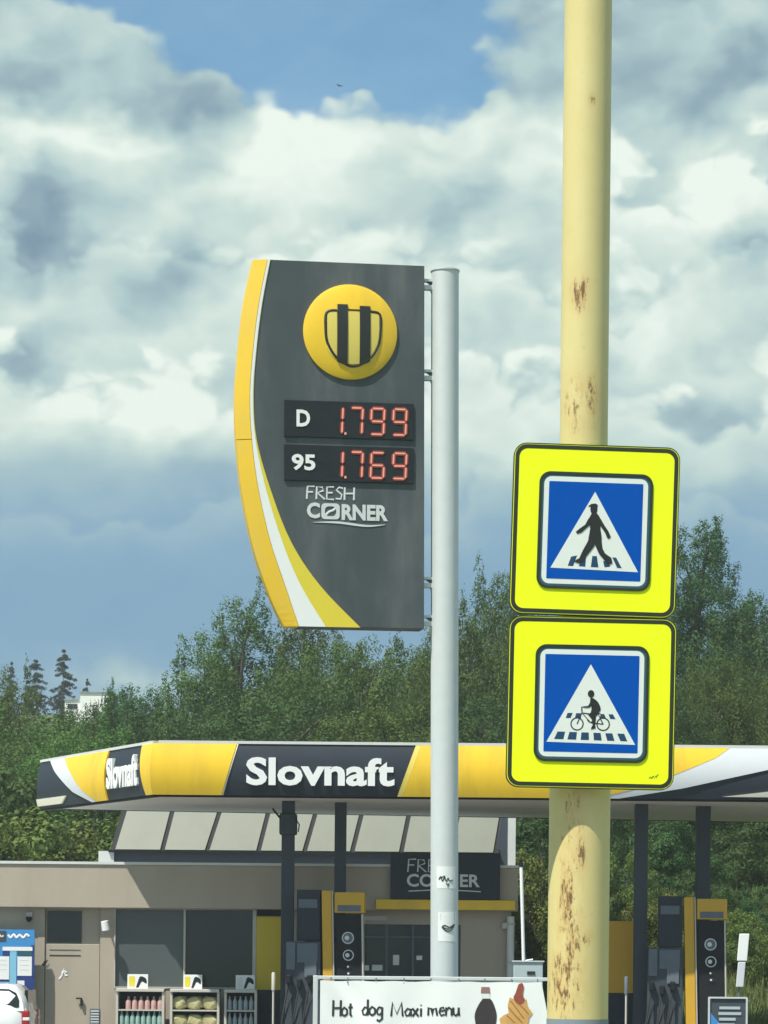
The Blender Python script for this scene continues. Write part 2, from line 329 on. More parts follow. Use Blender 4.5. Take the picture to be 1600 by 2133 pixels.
def pole_mat(name, rust):
    m = bpy.data.materials.new(name); m.use_nodes = True; k = G(m.node_tree); b = m.node_tree.nodes['Principled BSDF']
    co = k.new('ShaderNodeTexCoord').outputs['Object']
    s3 = k.new('ShaderNodeSeparateXYZ'); k.l.new(co, s3.inputs[0])
    col = k.mix(k.noise(co, 5, 6, 0.6), (0.60, 0.515, 0.205), (0.71, 0.62, 0.285))
    mp = k.new('ShaderNodeMapping'); k.l.new(co, mp.inputs[0]); mp.inputs['Scale'].default_value = (1, 1, 0.3)
    streak = k.noise(mp.outputs[0], 16, 8, 0.7)
    tot = None
    for (x0, wx, z0, wz, amt) in rust:
        a = k.m('DIVIDE', k.m('SUBTRACT', s3.outputs[0], x0), wx); c = k.m('DIVIDE', k.m('SUBTRACT', s3.outputs[2], z0), wz)
        e = k.m('MULTIPLY', k.m('EXPONENT', k.m('MULTIPLY', k.m('ADD', k.m('MULTIPLY', a, a), k.m('MULTIPLY', c, c)), -1.0)), amt)
        tot = e if tot is None else k.m('MAXIMUM', tot, e)
    front = k.smooth(k.m('MULTIPLY', s3.outputs[1], -1.0), 0.0, 0.03); tot = k.m('MULTIPLY', tot, front)
    col = k.mix(k.m('MULTIPLY', k.m('MULTIPLY', tot, k.smooth(streak, 0.30, 0.62)), 0.75), col, (0.56, 0.33, 0.10))
    fine = k.noise(mp.outputs[0], 60, 6, 0.75)
    spots = k.smooth(k.m('ADD', k.m('MULTIPLY', streak, 0.45), k.m('ADD', k.m('MULTIPLY', fine, 0.55), k.m('MULTIPLY', tot, 0.13))), 0.585, 0.67)
    spots = k.m('MULTIPLY', spots, k.smooth(tot, 0.18, 0.6))
    col = k.mix(spots, col, (0.17, 0.085, 0.028))
    grime = k.smooth(k.noise(co, 22, 7, 0.7), 0.60, 0.80); col = k.mix(k.m('MULTIPLY', grime, 0.45), col, (0.30, 0.26, 0.15))
    k.l.new(col, b.inputs['Base Color']); b.inputs['Roughness'].default_value = 0.5; b.inputs['Specular IOR Level'].default_value = 0.7
    bp = k.new('ShaderNodeBump'); bp.inputs['Strength'].default_value = 0.12; bp.inputs['Distance'].default_value = 0.006
    k.l.new(k.m('ADD', k.noise(co, 90, 3, 0.6), k.m('MULTIPLY', spots, -1.5)), bp.inputs['Height']); k.l.new(bp.outputs[0], b.inputs['Normal'])
    return m

def leaf_mat(name, c1, c2, c3):
    m = bpy.data.materials.new(name); m.use_nodes = True; k = G(m.node_tree); b = m.node_tree.nodes['Principled BSDF']
    geo = k.new('ShaderNodeNewGeometry'); co = k.new('ShaderNodeTexCoord').outputs['Object']
    oi = k.new('ShaderNodeObjectInfo')
    n = k.noise(co, 0.55, 4, 0.6)
    col = k.mix(k.smooth(n, 0.3, 0.7), c1, c2)
    col = k.mix(k.m('MULTIPLY', geo.outputs['Random Per Island'], 0.30), col, c3)
    hsv = k.new('ShaderNodeHueSaturation'); k.l.new(col, hsv.inputs['Color'])
    k.l.new(k.m('ADD', 0.47, k.m('MULTIPLY', oi.outputs['Random'], 0.05)), hsv.inputs['Hue']); k.l.new(k.m('ADD', 0.82, k.m('MULTIPLY', oi.outputs['Random'], 0.36)), hsv.inputs['Value'])
    hsv.inputs['Saturation'].default_value = 1.0
    k.l.new(hsv.outputs[0], b.inputs['Base Color']); b.inputs['Roughness'].default_value = 0.55; b.inputs['Specular IOR Level'].default_value = 0.12
    tr = k.new('ShaderNodeBsdfTranslucent'); k.l.new(k.mix(0.5, hsv.outputs[0], (0.10, 0.13, 0.02)), tr.inputs[0])
    mx = k.new('ShaderNodeMixShader'); mx.inputs[0].default_value = 0.28
    k.l.new(b.outputs[0], mx.inputs[1]); k.l.new(tr.outputs[0], mx.inputs[2]); k.l.new(mx.outputs[0], m.node_tree.nodes['Material Output'].inputs[0])
    return m
M['leaf_willow'] = leaf_mat('leaf_willow', (0.058, 0.122, 0.030), (0.105, 0.180, 0.044), (0.135, 0.205, 0.065))
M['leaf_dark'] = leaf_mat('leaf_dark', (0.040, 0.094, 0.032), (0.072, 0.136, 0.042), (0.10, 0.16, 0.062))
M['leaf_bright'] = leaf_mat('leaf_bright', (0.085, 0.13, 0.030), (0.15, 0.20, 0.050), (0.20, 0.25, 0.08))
M['leaf_spruce'] = leaf_mat('leaf_spruce', (0.030, 0.050, 0.040), (0.045, 0.068, 0.050), (0.07, 0.09, 0.07))
M['grass_blade'] = leaf_mat('grass_blade', (0.12, 0.16, 0.05), (0.19, 0.22, 0.08), (0.26, 0.27, 0.12))

# lettering -----------------------------------------------------------
def curve_to_verts(cu):
    o = bpy.data.objects.new('tmp', cu); C.objects.link(o)
    dg = bpy.context.evaluated_depsgraph_get(); e = o.evaluated_get(dg); me = e.to_mesh()
    vs = [tuple(v.co) for v in me.vertices]; fs = [tuple(p.vertices) for p in me.polygons]
    e.to_mesh_clear(); bpy.data.objects.remove(o); bpy.data.curves.remove(cu)
    return vs, fs
def text_mb(txt, x0, x1, z0, z1, y0, depth, bold=0.02, shear=0.0, spacing=1.0):
    """printed capitals fitted into the box x0..x1, z0..z1 on the plane y = y0 (front towards -y)"""
    cu = bpy.data.curves.new('t', 'FONT'); cu.body = txt; cu.size = 1; cu.offset = bold; cu.extrude = 0.5; cu.shear = shear; cu.space_character = spacing; cu.resolution_u = 3
    vs, fs = curve_to_verts(cu)
    xs = [v[0] for v in vs]; zs = [v[1] for v in vs]
    ax, bx, az, bz = min(xs), max(xs), min(zs), max(zs)
    mb = MB(); mb.add([(x0 + (v[0] - ax) / (bx - ax) * (x1 - x0), y0 - (v[2] + 0.5) * depth, z0 + (v[1] - az) / (bz - az) * (z1 - z0)) for v in vs], fs)
    return mb
def strokes_mb(lines, r, y0, flat=0.25, n=6):
    """painted strokes: polylines of (x, z) drawn with a flattened round nib"""
    mb = MB()
    for i, ln in enumerate(lines):
        t = MB().tube([(p[0], 0, p[1]) for p in ln], r, n)
        mb.add([(v[0], y0 + v[1] * flat - 0.0004 * (i % 5), v[2]) for v in t.v], t.f)
    return mb
GL = {  # hand lettering, unit boxes (x, z)
 'H': (0.62, [[(0, 0), (0.02, 1)], [(0.02, 0.5), (0.55, 0.52)], [(0.55, 0), (0.57, 1)]]),
 'o': (0.50, [[(0.22, 0), (0.03, 0.12), (0.02, 0.38), (0.2, 0.55), (0.4, 0.42), (0.42, 0.15), (0.22, 0)]]),
 't': (0.36, [[(0.16, 0.8), (0.15, 0.1), (0.25, 0)], [(0, 0.55), (0.32, 0.57)]]),
 'd': (0.50, [[(0.4, 0.45), (0.2, 0.52), (0.03, 0.3), (0.1, 0.05), (0.28, 0.03), (0.4, 0.25)], [(0.41, 1), (0.4, 0.0)]]),
 'g': (0.50, [[(0.4, 0.48), (0.18, 0.53), (0.03, 0.32), (0.1, 0.08), (0.28, 0.06), (0.4, 0.25)], [(0.41, 0.52), (0.4, -0.2), (0.2, -0.36), (0.04, -0.26)]]),
 'M': (0.82, [[(0, 0), (0.08, 0.95), (0.35, 0.15), (0.64, 0.95), (0.72, 0)]]),
 'a': (0.50, [[(0.38, 0.45), (0.2, 0.53), (0.03, 0.3), (0.12, 0.03), (0.28, 0.06), (0.38, 0.28)], [(0.39, 0.52), (0.42, 0.0)]]),
 'x': (0.46, [[(0, 0.55), (0.38, 0)], [(0.36, 0.55), (0.02, 0)]]),
 'i': (0.20, [[(0.08, 0.55), (0.08, 0)], [(0.08, 0.76), (0.085, 0.80)]]),
 'm': (0.74, [[(0, 0), (0.02, 0.52), (0.2, 0.45), (0.3, 0), (0.34, 0.42), (0.52, 0.48), (0.62, 0)]]),
 'e': (0.48, [[(0.03, 0.28), (0.38, 0.33), (0.3, 0.54), (0.1, 0.48), (0.02, 0.22), (0.15, 0.0), (0.38, 0.08)]]),
 'n': (0.50, [[(0, 0), (0.02, 0.53)], [(0.02, 0.35), (0.2, 0.53), (0.38, 0.4), (0.4, 0)]]),
 'u': (0.50, [[(0.0, 0.53), (0.02, 0.12), (0.18, 0), (0.36, 0.15), (0.38, 0.53)], [(0.38, 0.3), (0.42, 0)]]),
 'F': (0.56, [[(0.0, 0), (0.05, 1), (0.46, 1.02)], [(0.03, 0.55), (0.36, 0.56)]]),
 'R': (0.60, [[(0.0, 0), (0.03, 1), (0.35, 0.95), (0.4, 0.68), (0.05, 0.5), (0.48, 0.0)]]),
 'E': (0.52, [[(0.42, 1), (0.02, 0.98), (0.0, 0.02), (0.42, 0.0)], [(0.02, 0.52), (0.34, 0.54)]]),
 'S': (0.52, [[(0.42, 0.9), (0.2, 1), (0.05, 0.75), (0.36, 0.4), (0.3, 0.05), (0.0, 0.08)]]),
 ' ': (0.42, [])}
def hand(txt, x0, x1, z0, h):
    tot = sum(GL[c][0] for c in txt); k = (x1 - x0) / tot; cx = x0; res = []
    for c in txt:
        w, ls = GL[c]
        for l in ls: res.append([(cx + p[0] * k, z0 + p[1] * h) for p in l])
        cx += w * k
    return res
def rrect(x0, x1, z0, z1, r, n=6):
    pts = []
    for (cx, cz, a0) in ((x1 - r, z1 - r, 0), (x0 + r, z1 - r, 90), (x0 + r, z0 + r, 180), (x1 - r, z0 + r, 270)):
        for i in range(n + 1):
            a = R(a0 + 90 * i / n); pts.append((cx + r * math.cos(a), cz + r * math.sin(a)))
    return pts
def circle(cx, cz, r, n=24): return [(cx + r * math.cos(2 * math.pi * i / n), cz + r * math.sin(2 * math.pi * i / n)) for i in range(n)]
def interp(pts, v):
    """piecewise linear x(z-like)"""
    for (a, xa), (b, xb) in zip(pts, pts[1:]):
        if v <= b: return xa + (xb - xa) * (v - a) / (b - a)
    return pts[-1][1]
def cr(pts, n=6):
    """Catmull-Rom through points"""
    P_ = [pts[0]] + list(pts) + [pts[-1]]; o = []
    for i in range(1, len(P_) - 2):
        for k in range(n):
            t = k / n; o.append(tuple(0.5 * ((2 * P_[i][j]) + (-P_[i - 1][j] + P_[i + 1][j]) * t + (2 * P_[i - 1][j] - 5 * P_[i][j] + 4 * P_[i + 1][j] - P_[i + 2][j]) * t * t + (-P_[i - 1][j] + 3 * P_[i][j] - 3 * P_[i + 1][j] + P_[i + 2][j]) * t ** 3) for j in range(2)))
    o.append(tuple(pts[-1])); return o
rng = random.Random(5)

# ================================================================== the setting
def hill_z(x, y):
    """terrain height: level forecourt, a bank behind the station, rising ground far behind"""
    b = max(0.0, min(1.0, (y - 62.5) / 14.0)) * max(0.0, min(1.0, (x - 2.0) / 3.0)) * 3.6
    far = max(0.0, min(1.0, (y - 120) / 130.0)); far = far * far * (3 - 2 * far) * (17.0 + 5.0 * math.sin(x * 0.015 + 2.0))
    return b * (1 - max(0, min(1, (y - 90) / 60.0))) + far
mb = MB()
xs = [-2500, -900, -400, -200, -120, -70, -40, -20, -10, 0, 1, 2, 3, 4, 5, 7, 10, 15, 25, 40, 70, 120, 200, 400, 900, 2500]
ys = [-2500, -600, -100, -20, -4.6, 9.7, 20, 30, 62.5, 65, 68, 71, 74, 76.5, 80, 90, 105, 120, 135, 150, 165, 180, 195, 210, 225, 240, 260, 350, 700, 2500]
mb.grid([[(x_, y_, hill_z(x_, y_)) for x_ in xs] for y_ in ys])
structure(mb.build('ground', M['grass'], smooth=True))
structure(MB().plate([(-300, -4.5), (300, -4.5), (300, 9.2), (-300, 9.2)], -0.05, 0.004).build('road', M['asphalt']))
structure(MB().plate([(-60, 33), (60, 33), (60, 60.5), (-60, 60.5)], -0.05, 0.006).build('forecourt', M['concrete']))
structure(MB().plate([(-300, 9.2), (300, 9.2), (300, 9.35), (-300, 9.35)], -0.05, 0.13).build('kerb', M['kerb'], bevel=0.02))
structure(MB().plate([(-300, 9.35), (300, 9.35), (300, 11.6), (-300, 11.6)], -0.05, 0.12).build('pavement', M['pavement']))
rm = MB()
for i in range(-8, 9): rm.plate([(i * 9 - 2, 2.3), (i * 9 + 2, 2.3), (i * 9 + 2, 2.42), (i * 9 - 2, 2.42)], 0.006, 0.009)
structure(rm.build('road_marking', M['paint']))

# ================================================================== kiosk building (front of the eave band at Y = 57)
YB = 57.0; YW = YB + 0.24
def bx(px): return (px - 800.0) / F * YB
def bz(py): return HC + (HZ - py) / F * YB
KO = (bx(300), YB, 0.0)
kiosk = thing('kiosk_building', 'low greige station shop with flat roof and row of sloping rooflights', 'building', KO)
xl, xr = bx(-420), bx(1078)
zt, zb = bz(1806), bz(1896)
def kp(mb, name, m, par=kiosk, **kw): return mb.build(name, m, par, org=KO, **kw)
# walls in pieces round the openings
w = MB()
yb_ = YW + 0.30
w.box(xl, bx(-120), YW, yb_, 0, zb + 0.1)
w.box(bx(-120), bx(90), YW, yb_, 0, zb + 0.1); w.box(bx(206), bx(236), YW, yb_, 0, zb + 0.1)
w.box(bx(90), bx(206), YW + 0.01, yb_, zb - 0.02, zb + 0.1)
w.box(bx(236), bx(533), YW, yb_, 0, bz(2062)); w.box(bx(533), bx(592), YW, yb_, 0, zb + 0.1)
w.box(bx(592), bx(632), YW, yb_, 0, zb + 0.1); w.box(bx(960), xr - 0.12, YW, yb_, 0, zb + 0.1)
w.box(bx(236), bx(533), YW + 0.012, yb_, bz(1897), zb + 0.1); w.box(bx(632), bx(960), YW + 0.012, yb_, bz(1925), zb + 0.1)
w.box(xl, xl + 0.3, yb_, YW + 13, 0, zb + 0.1); w.box(xr - 0.42, xr - 0.12, yb_, YW + 13, 0, zb + 0.1); w.box(xl, xr - 0.12, YW + 13, YW + 13.3, 0, zb + 0.1)
kp(w, 'wall', M['wall'])
e = MB().box(xl - 0.3, xr, YB, YB + 0.5, zb, zt); kp(e, 'eave_band', M['wall'], bevel=0.008)
ro = MB().box(xl - 0.3, xr, YB + 0.5, YW + 13.4, zt - 0.25, zt - 0.05); kp(ro, 'roof', M['roof'])
kp(MB().box(xl - 0.33, xr + 0.03, YB - 0.03, YB + 0.45, zt + 0.002, zt + 0.055), 'roof_trim', M['trim_white'])
# raised clerestory with sloping rooflights, set back from the eave
YC = 65.5
def cx_(px): return (px - 800.0) / F * YC
def cz_(py): return HC + (HZ - py) / F * YC
kp(MB().box(cx_(210), cx_(1062), YC, YC + 4.5, zt - 0.1, cz_(1776)), 'clerestory_wall', M['column'])  # shade on this wall is put in as dark slate colour
kp(MB().box(cx_(204), cx_(236), YC - 0.05, YC - 0.003, zt - 0.1, cz_(1778)), 'clerestory_lit_end', M['trim_white'])  # sunlit end of the shaded wall, put in as a white piece
edges = [(234, 253), (337, 353), (430, 453), (537, 555), (633, 655), (732, 752), (834, 851), (936, 954), (1030, 1046)]
zb0, zt0 = cz_(1774), cz_(1682); dpt = 0.75
for i in range(len(edges) - 1):
    (a, a2), (b, b2) = edges[i], edges[i + 1]
    pts = [[(cx_(a + 5), YC - 0.06, zb0), (cx_(b - 5), YC - 0.06, zb0)], [(cx_(a2 + 6), YC - 0.06 + dpt, zt0), (cx_(b2 - 4), YC - 0.06 + dpt, zt0)]]
    kp(MB().slab(pts, (0, 0.05, -0.02)), 'rooflight_panel', M['roofglass'])
for (a, a2) in edges:
    pts = [[(cx_(a - 6), YC - 0.03, zb0 - 0.03), (cx_(a + 7), YC - 0.03, zb0 - 0.03)], [(cx_(a2 - 5), YC - 0.03 + dpt, zt0), (cx_(a2 + 8), YC - 0.03 + dpt, zt0)]]
    kp(MB().slab(pts, (0, 0.10, -0.03)), 'rooflight_bar', M['black'])
kp(MB().box(cx_(225), cx_(1040), YC - 0.12, YC - 0.004, zb0 - 0.07, zb0 - 0.02), 'rooflight_sill', M['black'])
kp(MB().prism([(cx_(1030), zb0 - 0.05), (cx_(1046), zt0), (cx_(1058), zt0), (cx_(1058), zb0 - 0.05)], YC + 0.05, YC + 0.9), 'clerestory_side', M['column'])
kp(MB().box(cx_(1056), cx_(1072), YC - 0.02, YC + 0.14, zt - 0.1, cz_(1690)), 'corner_post', M['trim_white'])
# service door with transom
dr = kp(MB().box(bx(91), bx(205), YW + 0.03, YW + 0.09, 0, bz(1972)), 'service_door', M['wall'], bevel=0.01)
kp(MB().box(bx(100), bx(165), YW + 0.02, YW + 0.028, bz(1996.5), bz(1995)), 'rail_line', M['black'], dr)
kp(MB().box(bx(100), bx(165), YW + 0.02, YW + 0.028, bz(1984.5), bz(1983.5)), 'rail_line', M['grey_plastic'], dr)
hd = MB().box(bx(157), bx(170), YW - 0.05, YW - 0.02, bz(2087), bz(2084)); hd.box(bx(166), bx(170), YW - 0.045, YW + 0.03, bz(2101), bz(2087.2)); kp(hd, 'handle', M['black'], dr)
fig = strokes_mb([[(bx(121), bz(2046)), (bx(126), bz(2039)), (bx(130), bz(2030)), (bx(134), bz(2038)), (bx(138), bz(2038))], [(bx(126), bz(2034)), (bx(130), bz(2027)), (bx(136), bz(2032))], [(bx(130), bz(2023)), (bx(130.5), bz(2024))]], 0.018, YW + 0.025, 0.3)
kp(fig, 'white_decal', M['letter_white'], dr)
kp(strokes_mb([[(bx(85), bz(2016)), (bx(90), bz(2011)), (bx(92), bz(2013)), (bx(96), bz(2006))], [(bx(88), bz(2018)), (bx(90), bz(2008))]], 0.012, YW - 0.003, 0.3), 'scribble', M['black'])
tr_ = kp(MB().box(bx(91), bx(205), YW + 0.06, YW + 0.1, bz(1972) + 0.002, zb), 'transom', M['wall'])
kp(MB().box(bx(94.5), bx(166.5), YW + 0.035, YW + 0.058, bz(1970), bz(1903)), 'pane', M['glass'], tr_)
vg = kp(MB().box(bx(186), bx(207), YW - 0.012, YW + 0.02, bz(2150), bz(2107)), 'vent_grille', M['grey_plastic'])
for i in range(7): kp(MB().box(bx(188), bx(205), YW - 0.03, YW - 0.013, bz(2147 - i * 5.6), bz(2144 - i * 5.6)), 'slat', M['steel'], vg)
# shop windows
for (a, b, m) in ((238, 380.5, M['glass_b']), (384.5, 525, M['glass'])):
    wn = kp(MB().ring(rrect(bx(a - 2), bx(b + 2), bz(2063), bz(1896.5), 0.004, 1), rrect(bx(a), bx(b), bz(2060), bz(1898), 0.003, 1), YW - 0.02, YW + 0.1), 'shop_window', M['wall_frame'])
    kp(MB().box(bx(a - 1), bx(b + 1), YW + 0.05, YW + 0.07, bz(2061), bz(1897.3)), 'pane', m, wn)
kp(MB().box(bx(526.8), bx(532.5), YW - 0.025, YW + 0.08, bz(2063), bz(1896.5)), 'mullion', M['wall_frame'])
kp(MB().box(bx(533), bx(590), YW - 0.03, YW - 0.002, bz(2064), bz(1911)), 'yellow_panel', M['panel_yellow'])
kp(MB().box(bx(533), bx(590), YW - 0.03, YW - 0.002, 0, bz(2064) - 0.003), 'plinth_panel', M['fascia_dark'])
kp(MB().box(bx(534), bx(590), YW - 0.04, YW - 0.002, bz(1910), bz(1897)), 'panel_header', M['black'])
# entrance
en = kp(MB().box(bx(632), bx(960), YW + 0.1, YW + 0.14, 0, bz(1925)), 'entrance_glazing', M['glass'])
for a in (632, 690, 748, 803, 858, 905, 955): kp(MB().box(bx(a), bx(a) + 0.045, YW + 0.06, YW + 0.098, 0, bz(1926)), 'mullion', M['grey_plastic'], en)
kp(MB().box(bx(632), bx(960), YW + 0.055, YW + 0.058, bz(1953), bz(1950)), 'glazing_bar', M['grey_plastic'], en)
for (a, b, c_, d_) in ((752, 769, 2022, 2011), (775, 797, 2022, 2010), (819, 832, 2010, 1989), (868, 880, 1999, 1990)):
    kp(MB().box(bx(a), bx(b), YW + 0.088, YW + 0.096, bz(c_), bz(d_)), 'notice', M['paper'], en)
kp(MB().box(bx(748), bx(806), YW - 0.005, YW + 0.04, bz(1917), bz(1908)), 'entrance_lintel', M['wall_frame'])
# shop sign board over the entrance
sgn = kp(MB().box(bx(812), bx(1040), YB - 0.13, YB - 0.004, bz(1872), bz(1776)), 'sign_board', M['fascia_dark'], bevel=0.01)
kp(strokes_mb(hand('FRESH', bx(848), bx(952), bz(1816), bz(1790) - bz(1816)), 0.014, YB - 0.134, 0.3), 'lettering', M['letter_grey'], sgn)
kp(text_mb('CORNER', bx(846), bx(998), bz(1847), bz(1820), YB - 0.131, 0.012, 0.025), 'lettering', M['letter_grey'], sgn)
kp(strokes_mb([cr([(bx(850), bz(1856)), (bx(920), bz(1853)), (bx(1000), bz(1856))])], 0.012, YB - 0.134, 0.3), 'underline', M['letter_grey'], sgn)
kp(MB().box(bx(782), bx(1072), YB - 0.10, YB - 0.004, bz(1894), bz(1873.5)), 'yellow_strip', M['fascia_yellow'], bevel=0.008)
# downpipe at the corner, small lamp, camera housing
dpz = MB().tube([(bx(1064), YW - 0.08, zb - 0.1), (bx(1064), YW - 0.08, 0.02)], 0.075, 12); kp(dpz, 'downpipe', M['trim_white'], smooth=True)
for zz in (bz(1925), bz(2005)): kp(MB().tube([(bx(1064), YW - 0.08, zz), (bx(1064), YW - 0.08, zz + 0.05)], 0.09, 12), 'pipe_clip', M['wall_frame'])
kp(MB().box(bx(1046), bx(1056), YW - 0.12, YW, bz(1932), bz(1920)), 'meter_box', M['wall_frame'])
fl = thing('wall_floodlight', 'small white cylindrical lamp on the greige wall left of the shop window', 'lamp', (bx(218), YW, bz(1930)))
MB().tube([(0, -0.30, 0.06), (0.03, -0.28, -0.12)], [0.075, 0.085], 14).build('lamp_head', M['letter_white'], fl, smooth=True)
MB().tube([(0, -0.26, 0.0), (0.01, 0, 0.03)], 0.022, 8).build('bracket', M['grey_plastic'], fl)
cctv = thing('dome_camera', 'little grey dome camera under the eave at the far left', 'camera', (bx(58), YW, bz(1919)))
MB().box(-0.06, 0.06, -0.06, 0, 0.0, 0.12).build('mount', M['wall_frame'], cctv)
MB().tube([(0, -0.09, 0.03), (0, -0.09, -0.03), (0, -0.09, -0.07)], [0.065, 0.06, 0.025], 12).build('dome', M['black'], cctv, smooth=True)

# ================================================================== canopy
A = Vector((-4.27, 54.0)); B = Vector((-7.08, 59.8)); Cc = Vector((10.2, 54.0)); D_ = Vector((13.2, 64.0))
zc0, zc1 = HC + (HZ - 1660) / F * 54, HC + (HZ - 1553) / F * 54
CO = (3.0, 57.0, 0.0)
canopy = thing('fuel_canopy', 'long flat fuel station canopy with yellow, anthracite and white fascia', 'canopy', CO)
def cp(mb, name, m, par=canopy, **kw): return mb.build(name, m, par, org=CO, **kw)
NT = 10
def prof(t):      # bulging fascia section: t 0 top .. 1 bottom -> outward offset, height
    return 0.02 + 0.15 * math.sin(math.pi * (t * 0.70 + 0.12)), zc1 + (zc0 - zc1) * t
def fascia(p, q, name, m, sl, sr, lift=0.0, thick=0.03, nx=14, t0=0.0, t1=1.0, par=canopy, nt=NT, flip=1):
    dirv = (q - p); L = dirv.length; dirv /= L; nrm = Vector((dirv.y, -dirv.x)) * flip
    pts = []
    for i in range(nt + 1):
        t = t0 + (t1 - t0) * i / nt; off, zz = prof(t); a, b = sl(t), sr(t); row = []
        for j in range(nx + 1):
            s_ = a + (b - a) * j / nx; pt = p + dirv * s_ + nrm * (off + lift); row.append((pt.x, pt.y, zz))
        pts.append(row)
    return cp(MB().slab(pts, (-nrm.x * thick, -nrm.y * thick, 0)), name, m, par, smooth=True)
LF = (Cc - A).length; LL = (B - A).length
def fs(px, py=1600): return P(px, py, 53.85).x - A.x
def tt(py): return (py - 1553) / (1660 - 1553)
K = lambda v: (lambda t: v)
def mit(l): return lambda t: -(prof(t)[0] + l) * 0.61
front = fascia(A, Cc, 'fascia_front', M['fascia_dark'], mit(0), K(LF), nx=30, thick=0.1)
fascia(A, Cc, 'yellow_panel', M['fascia_yellow'], mit(.035), lambda t: fs(493 - 31 * t), 0.035, 0.034, nx=10)
fascia(A, Cc, 'yellow_edge', M['cream'], lambda t: fs(493 - 31 * t) + 0.004, lambda t: fs(493 - 31 * t) + 0.03, 0.02, 0.02, nx=1)
yr = [(0, 1520), (0.2, 1490), (0.4, 1440), (0.6, 1388), (0.8, 1330), (1.0, 1240)]
wr = [(0, 1900), (0.2, 1740), (0.4, 1610), (0.6, 1515), (0.8, 1420), (1.0, 1290)]
fascia(A, Cc, 'yellow_panel', M['fascia_yellow'], lambda t: fs(866 - 38 * t) + 0.10, lambda t: fs(interp(yr, t)), 0.035, 0.034, nx=24, nt=20)
fascia(A, Cc, 'yellow_edge', M['pale_yellow'], lambda t: fs(866 - 38 * t), lambda t: fs(866 - 38 * t) + 0.097, 0.024, 0.024, nx=1)
fascia(A, Cc, 'white_swoosh', M['fascia_white'], lambda t: fs(interp(yr, t)) + 0.003, lambda t: fs(interp(wr, t)), 0.03, 0.03, nx=20, nt=20)
fascia(A, Cc, 'sunlit_strip', M['cream'], lambda t: fs(1640 - 900 * (t - 0.80)), K(fs(1760)), 0.03, 0.03, nx=4, t0=0.80, t1=0.95, nt=4)  # sunlit wedge at the fascia foot, put in as a cream overlay
# side face running away to the left rear
side = fascia(A, B, 'fascia_side', M['fascia_dark'], mit(0), K(LL), nx=20, thick=0.1, flip=-1)
ay = [(0, 0.76), (0.25, 0.70), (0.5, 0.63), (0.75, 0.56), (1.0, 0.46)]
aw = [(0, 0.90), (0.25, 0.83), (0.5, 0.74), (0.75, 0.65), (1.0, 0.50)]
fascia(A, B, 'yellow_panel', M['fascia_yellow'], mit(.035), lambda t: LL * (0.085 - 0.045 * t), 0.035, 0.034, nx=4, flip=-1)
fascia(A, B, 'yellow_panel', M['fascia_yellow'], K(LL * 0.365), lambda t: LL * interp(ay, t), 0.035, 0.034, nx=10, nt=16, flip=-1)
fascia(A, B, 'white_swoosh', M['fascia_white'], lambda t: LL * interp(ay, t) + 0.003, lambda t: LL * interp(aw, t), 0.03, 0.03, nx=6, nt=16, flip=-1)
fascia(A, B, 'sunlit_strip', M['cream'], lambda t: LL * (0.72 + (t - 0.80) * 0.35), K(LL * 1.0), 0.03, 0.03, nx=4, t0=0.80, t1=0.95, nt=3, flip=-1)  # cream colour stands in for the sunlit wedge at the rear end
# the other two sides, roof, soffit and trim
fascia(Cc, D_, 'fascia_side', M['fascia_dark'], K(0.0), K((D_ - Cc).length), nx=6, thick=0.1)
fascia(B, D_, 'fascia_rear', M['fascia_dark'], K(0.0), K((D_ - B).length), nx=10, thick=0.1, flip=-1)
poly = [(A.x, A.y), (Cc.x, Cc.y), (D_.x, D_.y), (B.x, B.y)]
cp(MB().plate(poly, zc1 - 0.12, zc1 - 0.02), 'roof_deck', M['roof'])
cp(MB().plate(poly, zc0 + 0.01, zc0 + 0.07), 'soffit', M['soffit'])
def trim(p, q, flip, name='cap_trim', m=M['trim_white'], h=0.055, z_=0.0):
    dirv = (q - p).normalized(); nrm = Vector((dirv.y, -dirv.x)) * flip
    a, b, c_, d_ = p + nrm * 0.10, q + nrm * 0.10, q - nrm * 0.06, p - nrm * 0.06
    cp(MB().plate([tuple(a), tuple(b), tuple(c_), tuple(d_)], zc1 + 0.003 + z_, zc1 + h + z_), name, m)
trim(A + Vector((0.02, 0)), Cc, 1); trim(A + (B - A).normalized() * 0.02, B, -1, z_=-0.002)
for (p, q, fl_) in ((A, Cc, 1), (A, B, -1)):
    dirv = (q - p).normalized(); nrm = Vector((dirv.y, -dirv.x)) * fl_
    cp(MB().plate([tuple(p + nrm * 0.07), tuple(q + nrm * 0.07), tuple(q - nrm * 0.05), tuple(p - nrm * 0.05)], zc0 - 0.035, zc0 - 0.003), 'drip_edge', M['black'])
# lettering wrapped on the fascia
OMAX = max(prof(i / 50)[0] for i in range(51))
def wrap_text(p, q, flip, s0, s1, za, zb_, reverse, name='lettering'):
    dirv = (q - p).normalized(); nrm = Vector((dirv.y, -dirv.x)) * flip
    t = text_mb('Slovnaft', 0, 1, 0, 1, 0, 1, 0.032, spacing=1.0); o = []
    for v in t.v:
        s_ = s0 + (s1 - s0) * ((1 - v[0]) if reverse else v[0]); zz = za + (zb_ - za) * v[2]; 
        off = OMAX - 0.06 - v[1] * 0.085; pt = p + dirv * s_ + nrm * off; o.append((pt.x, pt.y, zz))
    m_ = MB(); m_.add(o, t.f); cp(m_, name, M['letter_white'])
wrap_text(A, Cc, 1, fs(513), fs(822), HC + (HZ - 1638) / F * 53.8, HC + (HZ - 1579) / F * 53.8, False)
wrap_text(A, B, -1, LL * 0.09, LL * 0.35, zc0 + 0.20, zc0 + 0.80, True)
